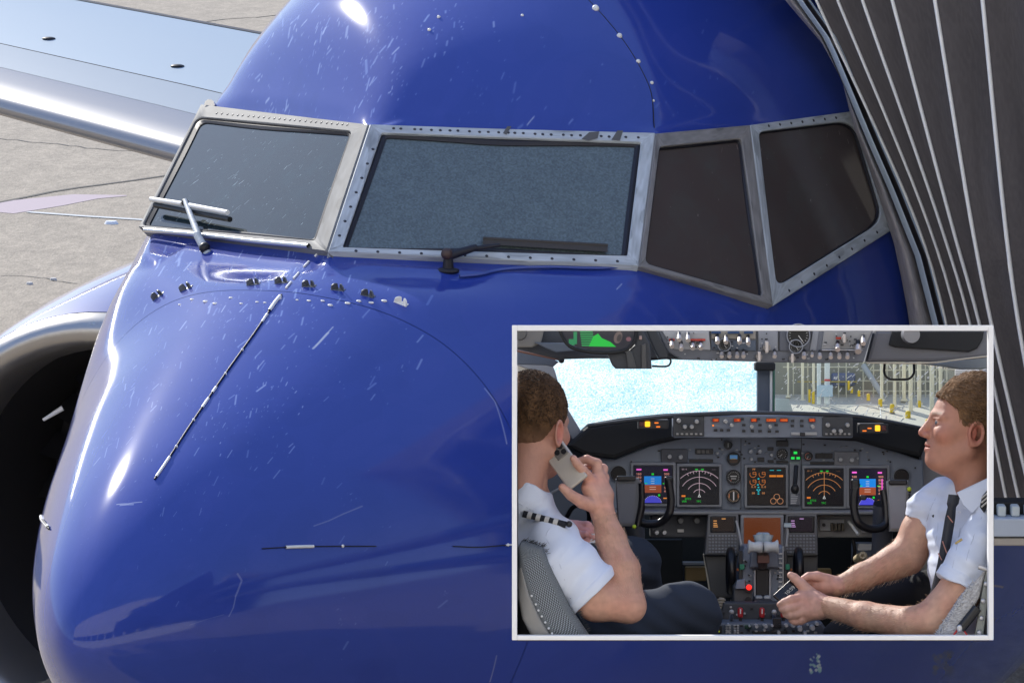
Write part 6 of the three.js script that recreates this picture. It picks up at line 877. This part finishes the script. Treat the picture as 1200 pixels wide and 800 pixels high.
  seams(shirt, [[[641, 618], [634, 634], [640, 652], [650, 668]], [[650, 612], [640, 628], [652, 650], [662, 680]], [[608, 590], [620, 596], [634, 604]]], me);
  // epaulette with pale bars
  const ep = [[613, 602, 0.165], [630, 606, 0.15], [648, 611, 0.135], [664, 615, 0.125]].map((q) => C(...q)), epC = new THREE.CatmullRomCurve3(ep);
  const slab = (t0, t1, lift, w) => grid(6, 8, (u, v) => { const p = epC.getPointAt(lerp(t0, t1, u)), a = v * 2 * Math.PI; return p.clone().add(V(0.25 * w * Math.cos(a), w * 0.62 * Math.cos(a) + (0.004 + lift) * Math.sin(a), w * 0.75 * -Math.cos(a) * 0.4 + (0.006 + lift) * Math.sin(a))); });
  const epa = part('epaulette', slab(0, 1, 0, 0.012), std(lin(0.012, 0.013, 0.02), 0.8), me); for (const t of [0.06, 0.26, 0.46, 0.66]) part('stripe', slab(t + 0.05, t + 0.15, 0.0012, 0.0128), std(lin(0.55, 0.54, 0.52), 0.6), epa); part('button', ball(C(667, 614, 0.115), 0.008, 10, 8), G.yoke, epa);
  const legs = [chain([[640, 748, 0.25, 44], [720, 742, 0.33, 42], [800, 716, 0.42, 33], [812, 722, 0.44, 32]]), chain([[812, 720, 0.44, 31], [806, 760, 0.5, 30]]), chain([[690, 690, 0.6, 38], [742, 660, 0.72, 30]]), chain([[742, 660, 0.72, 28], [752, 700, 0.8, 26], [756, 750, 0.85, 26]])];
  const trousers = (p) => { let v = 1e9; legs.forEach((l, i) => { v = i === 2 ? Math.min(v, l(p, 0.02)) : smin(v, l(p, 0.02), i % 2 ? 0.03 : 0.004); }); return Math.max(v + 0.008 * noise3(p, 12) + 0.004 * Math.abs(noise3(p, 22)) + 0.002 * Math.sin(p.x * 70 + p.y * 120 + 6 * noise3(p, 8)), cut(p)); };
  const b5 = bounds([[600, 620, 0.05], [850, 748, 0.95]], 0.08);
  part('trousers', mesher(trousers, b5[0], b5[1], 0.0075), navyMat, me);
  // the phone in the hand
  const ph = inBox(thing('phone', 'silver smartphone with triple camera held to the ear of the pilot on the left', 'phone'), C(663, 545, 0.19));
  const c0 = C(663, 545, 0.19), P = (x, y, d) => C(x, y, d).sub(c0), long = P(678, 564, 0.17).sub(P(651, 526, 0.215)).normalize(), nrm0 = V(-0.42, 0.36, 0.83), nrm = nrm0.clone().sub(long.clone().multiplyScalar(nrm0.dot(long))).normalize(), wid = long.clone().cross(nrm).normalize(), B4 = new THREE.Matrix4().makeBasis(wid, long, nrm);
  const ap = (g) => g.applyMatrix4(B4); const silver = std(lin(0.46, 0.42, 0.37), 0.28, 0.15);
  part('case', ap(new RoundedBoxGeometry(0.058, 0.118, 0.010, 4, 0.0045)), silver, ph);
  const mod = part('camera_module', ap((() => { const g = new RoundedBoxGeometry(0.033, 0.036, 0.004, 3, 0.0019); g.translate(-0.009, -0.036, 0.006); return g; })()), std(lin(0.25, 0.23, 0.21), 0.35, 0.6), ph);
  for (const [x, y] of [[-0.017, -0.044], [-0.017, -0.028], [-0.002, -0.036]]) { const l = part('lens', ap((() => { const g = new THREE.CylinderGeometry(0.0068, 0.0068, 0.003, 18); g.rotateX(Math.PI / 2); g.translate(x, y, 0.009); return g; })()), G.yoke, mod); }
  const sc = inBox(thing('paper_scrap', 'small crumpled white paper between the fingers of the pilot on the left', 'paper'), C(692, 630, 0.47)), s0 = C(692, 630, 0.47), rp = rng(33);
  part('sheet', grid(5, 5, (u, v) => C(lerp(686, 699, u), lerp(625, 636, v), 0.468 + 0.012 * rp()).sub(s0)), std(lin(0.75, 0.77, 0.8), 0.8, 0, { side: THREE.DoubleSide }), sc);
}
// ======== pilot on the right, turned to the other
{
  const me = inBox(thing('person', 'pilot in profile with curly sandy hair, white shirt and dark tie, holding a dark phone', 'person'));
  const tone = [0.46, 0.215, 0.145];
  const HM = sized(headFrame(C(1133.5, 499, 0.25), V(-0.98, 0.12, 0.03), V(0.10, 1, 0.0)), 0.955);
  const near = chain([[1150, 640, 0.16, 27], [1128, 690, 0.13, 25], [1090, 728, 0.11, 21.5], [1070, 731, 0.12, 19.5], [1015, 722, 0.2, 16.5], [968, 710, 0.28, 12.5]]);
  const far = chain([[1100, 590, 0.42, 26], [1080, 622, 0.42, 23], [1063, 652, 0.41, 21], [1048, 659, 0.40, 19], [1010, 676, 0.38, 15], [980, 688, 0.36, 11]]);
  const torso = chain([[1142, 610, 0.31, 20], [1144, 650, 0.31, 26], [1148, 745, 0.31, 28]]), neck = chain([[1142, 535, 0.27, 25], [1147, 585, 0.29, 27]]);
  const low = (p) => Math.max(Math.min(smin(smin(near(p, 0.014), torso(p, 0.03), 0.03), neck(p), 0.02), far(p, 0.014)), cut(p));
  const b1 = bounds([[960, 520, 0.05], [1165, 748, 0.5]], 0.05), bodyG = mesher(low, b1[0], b1[1], 0.0055, limbPaint([0.53, 0.29, 0.20]));
  armHair(near, [[1090, 728, 0.11], [968, 710, 0.28]], 600, me, 3); armHair(far, [[1063, 652, 0.41], [985, 688, 0.37]], 450, me, 4);
  const hn = [chain([[968, 710, 0.28, 12.5], [954, 706, 0.3, 14], [940, 703, 0.31, 12]]), chain([[962, 716, 0.28, 10], [946, 717, 0.29, 10.5]])];
  const fn = [finger([[950, 695, 0.31, 7.5], [939, 684, 0.315, 6.4], [931, 677, 0.32, 5.4], [927, 674, 0.322, 4.4]]), finger([[940, 702, 0.30, 7.2], [928, 703, 0.285, 6.0], [920, 706, 0.285, 5.2], [914.5, 708.5, 0.29, 4.2]]), finger([[941, 709, 0.295, 7], [930, 712, 0.28, 5.8], [922, 714, 0.28, 5], [917, 714, 0.285, 4.1]]), finger([[943, 716, 0.29, 6.6], [933, 720, 0.28, 5.6], [926, 721, 0.28, 4.8], [921, 720, 0.285, 4]]), finger([[947, 722, 0.29, 6], [939, 727, 0.285, 5], [932, 728, 0.285, 4.4], [928, 727, 0.287, 3.8]])];
  const handN = (p) => { let v = field(hn, 0.012)(p); for (const f of fn) v = smin(v, f(p, 0.003), 0.005); return Math.max(v, cut(p)); };
  const b2 = bounds([[908, 668, 0.25], [975, 735, 0.35]], 0.02), handG = mesher(handN, b2[0], b2[1], 0.0027, limbPaint([0.58, 0.31, 0.235]));
  const hf = [chain([[984, 686, 0.36, 11], [968, 685, 0.36, 12], [957, 686, 0.36, 10]])], ff = [finger([[960, 679, 0.365, 6.4], [951, 677, 0.36, 5.6], [944, 681, 0.35, 4.8], [940, 687, 0.345, 4]]), finger([[957, 684, 0.37, 6.2], [946, 684, 0.375, 5.4], [938, 690, 0.37, 4.6], [934, 696, 0.365, 4]]), finger([[957, 690, 0.37, 6], [946, 692, 0.375, 5.2], [938, 698, 0.37, 4.4], [934, 703, 0.365, 3.8]]), finger([[959, 695, 0.365, 5.6], [949, 699, 0.37, 4.8], [942, 704, 0.365, 4.2], [938, 708, 0.36, 3.6]]), finger([[970, 679, 0.35, 6.6], [958, 675, 0.34, 5.8], [948, 675, 0.335, 4.8], [942, 678, 0.333, 4.1]])];
  const handF = (p) => { let v = field(hf, 0.012)(p); for (const f of ff) v = smin(v, f(p, 0.003), 0.005); return Math.max(v, cut(p)); };
  const b3 = bounds([[928, 668, 0.31], [990, 715, 0.40]], 0.02), handG2 = mesher(handF, b3[0], b3[1], 0.0027, limbPaint([0.58, 0.30, 0.235]));
  part('body', mergeSkin([bodyG, handG, handG2, headMesh(HM, tone)]), skinMat, me);
  strands(HM, 0.012, -0.05, 6500, 0.013, std(lin(0.22, 0.125, 0.062), 0.8), me, 6);
  part('hair', hairMesh(HM, 0.012, -0.05, [0.165, 0.092, 0.046]), hairMat(), me);
  // shirt
  const sN = chain([[1164, 602, 0.18, 27], [1156, 640, 0.16, 31], [1140, 668, 0.14, 33], [1118, 702, 0.125, 31]]), hA = C(1128, 686, 0.13), hd = C(1112, 712, 0.125).sub(C(1140, 664, 0.13)).normalize();
  const sF = chain([[1112, 580, 0.40, 24], [1094, 598, 0.42, 27], [1078, 626, 0.42, 27]]), fA = C(1082, 614, 0.42), fd = C(1072, 634, 0.42).sub(C(1092, 597, 0.42)).normalize();
  const trunk = chain([[1136, 612, 0.31, 32], [1136, 650, 0.30, 40], [1142, 745, 0.3, 44]]), shoulders = chain([[1162, 592, 0.22, 20], [1136, 582, 0.30, 24], [1110, 586, 0.39, 25]]), chest = chain([[1108, 606, 0.36, 20], [1112, 650, 0.33, 24], [1120, 700, 0.30, 26]]);
  const cA = C(1120, 577, 0.22);
  const shirt = (p) => {
    const h1 = p.clone().sub(hA).dot(hd) - 0.003, w1 = smax(sN(p, 0.02) - 0.003 * smooth(-0.026, -0.023, h1), h1, 0.002), w2 = smax(sF(p, 0.02), p.clone().sub(fA).dot(fd) - 0.003, 0.002);
    let v = smin(smin(trunk(p, 0.04), shoulders(p, 0.03), 0.03), chest(p, 0.02), 0.025); v = smin(v, w1, 0.018); v = smin(v, w2, 0.016);
    const q = p.clone().sub(C(1140, 650, 0.15)), u = q.x * 0.5 + q.y * 0.86; const fo = Math.sin(u * 90 + 7 * noise3(p, 8)) * 0.5 + 0.5 * Math.sin(q.x * 60 - q.y * 45 + 5 * noise3(p, 11)); v += 0.0075 * fo * Math.abs(fo) + 0.010 * noise3(p, 13) + 0.004 * Math.abs(noise3(p, 26));
    return Math.max(v, cut(p));
  };
  const b4 = bounds([[1050, 555, 0.02], [1165, 748, 0.52]], 0.05);
  part('shirt', mesher(shirt, b4[0], b4[1], 0.0042), shirtMat, me);
  seams(shirt, [[[1128, 606], [1122, 640], [1114, 676], [1108, 694]], [[1151, 606], [1141, 630], [1134, 652], [1131, 668]], [[1100, 578], [1092, 594], [1086, 612]], [[1100, 610], [1099, 625], [1096, 640]]], me);
  // collar, tie, pocket pen, badge, epaulette
  const sheet = (name, pts, m, thick = 0.004) => { const f = pts.map((q) => C(...q)), back = f.map((q) => q.clone().add(V(0, 0, -thick))), p = [], N = f.length, tri = (a, b, c) => p.push(...a.toArray(), ...b.toArray(), ...c.toArray()); for (let i = 1; i < N - 1; i++) { tri(f[0], f[i + 1], f[i]); tri(back[0], back[i], back[i + 1]); } for (let i = 0; i < N; i++) { const j = (i + 1) % N; tri(f[i], f[j], back[i]); tri(f[j], back[j], back[i]); } const g = new THREE.BufferGeometry(); g.setAttribute('position', new THREE.Float32BufferAttribute(p, 3)); g.computeVertexNormals(); const o = part(name, g, m, me); m.side = THREE.DoubleSide; return o; };
  sheet('collar', [[1122, 577, 0.185], [1140, 569, 0.165], [1158, 560, 0.15], [1158, 572, 0.14], [1150, 590, 0.145], [1140, 601, 0.155], [1130, 592, 0.17]], shirtMat.clone(), 0.006);
  const dark = std(lin(0.022, 0.024, 0.03), 0.7);
  const tiePts = [[1112, 579, 1126, 580, 0.19], [1110, 590, 1124, 590, 0.188], [1111, 594, 1121, 594, 0.19], [1108, 606, 1120, 608, 0.2], [1104, 630, 1116, 632, 0.2], [1099, 660, 1110, 662, 0.205], [1093, 685, 1103, 688, 0.21], [1088, 702, 1097, 704, 0.215]];
  const tie = part('tie', grid(tiePts.length * 4 - 4, 6, (u, v) => { const f = u * (tiePts.length - 1), i = Math.min(tiePts.length - 2, Math.floor(f)), t = f - i, q = tiePts[i].map((x, k) => lerp(x, tiePts[i + 1][k], t)); return C(lerp(q[0], q[2], v), lerp(q[1], q[3], v), q[4] - 0.012 * Math.sin(Math.PI * v)); }), std(lin(0.03, 0.032, 0.04), 0.7, 0, { side: THREE.DoubleSide }), me);
  for (const [a, b] of [[[1111, 604], [1117, 612]], [[1105, 634], [1110, 648]], [[1100, 648], [1104, 656]]]) part('tie_stripe', bar(C(...a, 0.184), C(...b, 0.187), 0.0014), std(lin(0.5, 0.25, 0.2), 0.7), tie);
  const em = part('epaulette', (() => { const g = prism([[1149, 594], [1152, 581], [1159, 573], [1159, 590], [1154, 601]], 0.12, 0.008, 0.002); return g; })(), dark, me); for (const y of [579.5, 584.5, 589.5]) part('stripe', bar(C(1150.5, y + 4.5, 0.117), C(1158.6, y - 2.5, 0.117), 0.0022), std(lin(0.6, 0.58, 0.54), 0.6), em);
  part('pocket', (() => { const g = prism([[1119, 640], [1126, 634], [1131, 641], [1129, 655], [1124, 655]], 0.135, 0.004, 0.001); return g; })(), shirtMat, me); const bd = part('badge', bar(C(1120, 637, 0.128), C(1128, 631.5, 0.128), 0.0032), std(lin(0.5, 0.36, 0.14), 0.35, 0.8), me);
  part('pen', bar(C(1094, 603, 0.33), C(1096, 607, 0.33), 0.004), G.yoke, me); part('shirt_button', disc(1125, 600, 0.165, 1.8, 0.004, 12), std(lin(0.5, 0.52, 0.6), 0.4), me);
  const legs = [chain([[1150, 705, 0.42, 34], [1090, 694, 0.5, 26], [1010, 706, 0.66, 22]]), chain([[1010, 706, 0.66, 21], [1004, 760, 0.7, 20]]), chain([[1110, 748, 0.34, 26], [1040, 746, 0.42, 26], [985, 748, 0.5, 22]])];
  const b5 = bounds([[970, 655, 0.2], [1165, 748, 0.8]], 0.08);
  part('trousers', mesher((p) => { let v = smin(smin(legs[0](p, 0.02), legs[1](p, 0.02), 0.02), legs[2](p, 0.02), 0.01); return Math.max(v + 0.005 * noise3(p, 12), cut(p)); }, b5[0], b5[1], 0.0075), std(lin(0.012, 0.013, 0.016), 0.9), me);
  // device in the hands
  const c0 = C(926, 693, 0.315), dv = inBox(thing('phone', 'dark handset showing white digits, held in both hands by the pilot on the right', 'phone'), c0), P = (x, y, d) => C(x, y, d).sub(c0), up = P(942, 684, 0.33).sub(P(922, 702, 0.31)).normalize(), nr0 = V(-0.35, 0.25, 0.9), nr = nr0.sub(up.clone().multiplyScalar(nr0.dot(up))).normalize(), wd = up.clone().cross(nr), B4 = new THREE.Matrix4().makeBasis(wd, up, nr);
  part('case', new RoundedBoxGeometry(0.044, 0.078, 0.010, 3, 0.004).applyMatrix4(B4), std(lin(0.03, 0.022, 0.02), 0.35, 0.2), dv); const fg = new THREE.PlaneGeometry(0.039, 0.072); fg.rotateZ(Math.PI / 2); fg.scale(0.039 / 0.072, 0.072 / 0.039, 1); fg.translate(0, 0, 0.0056); 
  const fp = new THREE.PlaneGeometry(0.072, 0.039); fp.rotateZ(Math.PI / 2); fp.translate(0, 0, 0.0056);
  part('screen', fp.applyMatrix4(B4), screenMat(144, 78, (g, W, H) => { g.fillStyle = '#0a0808'; g.fillRect(0, 0, W, H); g.fillStyle = '#c8c4c0'; g.font = '25px sans-serif'; g.textAlign = 'center'; g.fillText('10:59', W * 0.5, H * 0.6); }, 0.8), dv);
}
// ======== seats behind the pilots
{
  const weave = texture(128, 128, (u, v) => { const a = Math.sin(u * 16 * Math.PI * 2), b = Math.sin(v * 16 * Math.PI * 2), k = 0.55 + 0.35 * a * b; return [k * 0.96, k, k * 1.03]; }); weave.repeat.set(2.2, 4);
  const band = (L, Rr, thick, n = 40) => grid(n, 16, (u, v) => { const f = u * (L.length - 1), i = Math.min(L.length - 2, Math.floor(f)), t = smooth(0, 1, f - i) * 0.35 + (f - i) * 0.65, a = C(...L[i].map((x, k) => lerp(x, L[i + 1][k], t))), b = C(...Rr[i].map((x, k) => lerp(x, Rr[i + 1][k], t))), q = v * 2 * Math.PI, c = a.clone().add(b).multiplyScalar(0.5), h = b.clone().sub(a).multiplyScalar(0.5), s = (x) => Math.sign(x) * Math.abs(x) ** 0.6; return c.addScaledVector(h, s(Math.cos(q))).add(V(0, 0, thick * s(Math.sin(q)))); });
  let st = inBox(thing('pilot_seat', 'grey mesh covered seat back behind the pilot on the left', 'seat'));
  const fab = std(lin(0.62, 0.62, 0.62), 0.9, 0, { map: weave, bumpMap: weave, bumpScale: 0.002 });
  part('back_cover', band([[607, 642, 0.09], [607, 662, 0.08], [613, 690, 0.075], [628, 722, 0.07], [642, 744, 0.07]], [[612, 633, 0.10], [636, 640, 0.10], [653, 676, 0.09], [668, 710, 0.08], [691, 744, 0.08]], 0.035), fab, st);
  part('shell', band([[607, 668, 0.07], [607, 700, 0.06], [612, 725, 0.05], [622, 744, 0.05]], [[611, 664, 0.06], [620, 696, 0.05], [633, 724, 0.045], [645, 744, 0.045]], 0.012), std(lin(0.26, 0.25, 0.23), 0.6), st);
  for (const [x, y] of [[623, 698], [628, 708], [631, 715], [635, 722], [639, 729], [643, 736], [647, 742]]) part('rivet', ball(C(x, y, 0.024), 0.0028, 8, 6), G.white, st);
  part('seat_side', band([[606.8, 690, 0.1], [606.8, 744, 0.1]], [[612, 705, 0.09], [636, 744, 0.09]], 0.02), G.hood, st);
  const tuft = []; const rt = rng(44); for (let i = 0; i < 150; i++) { const t = rt(), p = t < 0.3 ? [lerp(612, 636, t / 0.3), lerp(633, 640, t / 0.3)] : [lerp(636, 690, (t - 0.3) / 0.7), lerp(640, 743, (t - 0.3) / 0.7)], a = C(p[0], p[1], 0.07 + rt() * 0.03), d = V(0.6 + rt(), 0.5 + rt() * 0.8 - 0.3, rt() - 0.5).normalize().multiplyScalar(0.006 + rt() * 0.008); tuft.push(bar(a, a.clone().add(d), 0.0008, 0.0004, 4)); } stuff(part('fringe', tuft, std(lin(0.06, 0.065, 0.07), 0.9), st));
  st = inBox(thing('pilot_seat', 'fleece covered seat edge with steel rail and harness by the pilot on the right', 'seat'));
  const flN = makeNoise(64, 47), fleece = texture(128, 128, (u, v) => { const k = 0.72 + 0.25 * (flN(u * 64, v * 64) - 0.5); return [k, k, k * 1.01]; });
  part('fleece_cover', band([[1140, 682, 0.06], [1124, 700, 0.06], [1110, 722, 0.06], [1096, 743, 0.06]], [[1157, 664, 0.05], [1148, 700, 0.05], [1136, 720, 0.05], [1120, 743, 0.05]], 0.02), std(lin(0.8, 0.8, 0.8), 0.95, 0, { map: fleece, bumpMap: fleece, bumpScale: 0.004 }), st);
  const fz = []; for (let i = 0; i < 220; i++) { const t = rt(), a = C(lerp(1140, 1096, t) + rt() * 8, lerp(682, 743, t), 0.035 + rt() * 0.02), d = V(rt() - 0.8, rt() - 0.2, rt() * 0.6).normalize().multiplyScalar(0.004 + rt() * 0.006); fz.push(bar(a, a.clone().add(d), 0.0012, 0.0005, 4)); } stuff(part('fleece_tuft', fz, std(lin(0.6, 0.6, 0.6), 0.95), st));
  const rail = part('rail', prism([[1143, 744], [1154, 680], [1158, 662], [1158.6, 662], [1158.6, 700], [1153, 744]], 0.03, 0.012, 0.002), std(lin(0.22, 0.235, 0.22), 0.45, 0.3), st); for (const [x, y] of [[1154, 684], [1150.5, 704], [1148.5, 724], [1146, 741]]) part('bolt', ball(C(x + 2, y, 0.026), V(0.006, 0.006, 0.004), 10, 6), G.steel, rail);
  part('harness', bar(C(1126, 737, 0.03), C(1146, 712, 0.03), 0.012, 0.012, 12), G.yoke, st); part('harness_tongue', ball(C(1125, 736, 0.02), V(0.007, 0.009, 0.004)), G.steel, st); part('buckle', bar(C(1147, 664, 0.03), C(1157, 667, 0.03), 0.006), G.steel, st);
  const tri = (a, b) => bar(C(...a, 0.025), C(...b, 0.025), 0.002); part('red_ribbon', tri([1118, 744], [1123, 737]), G.red, st); part('red_ribbon', tri([1129, 737], [1134, 744]), G.red, st); part('cushion_fabric', prism([[1120, 744], [1124, 738], [1129, 738], [1133, 744]], 0.032, 0.004, 0), std(lin(0.5, 0.5, 0.52), 0.8), st);
}

shade(scene);
renderer.render(scene, camera);
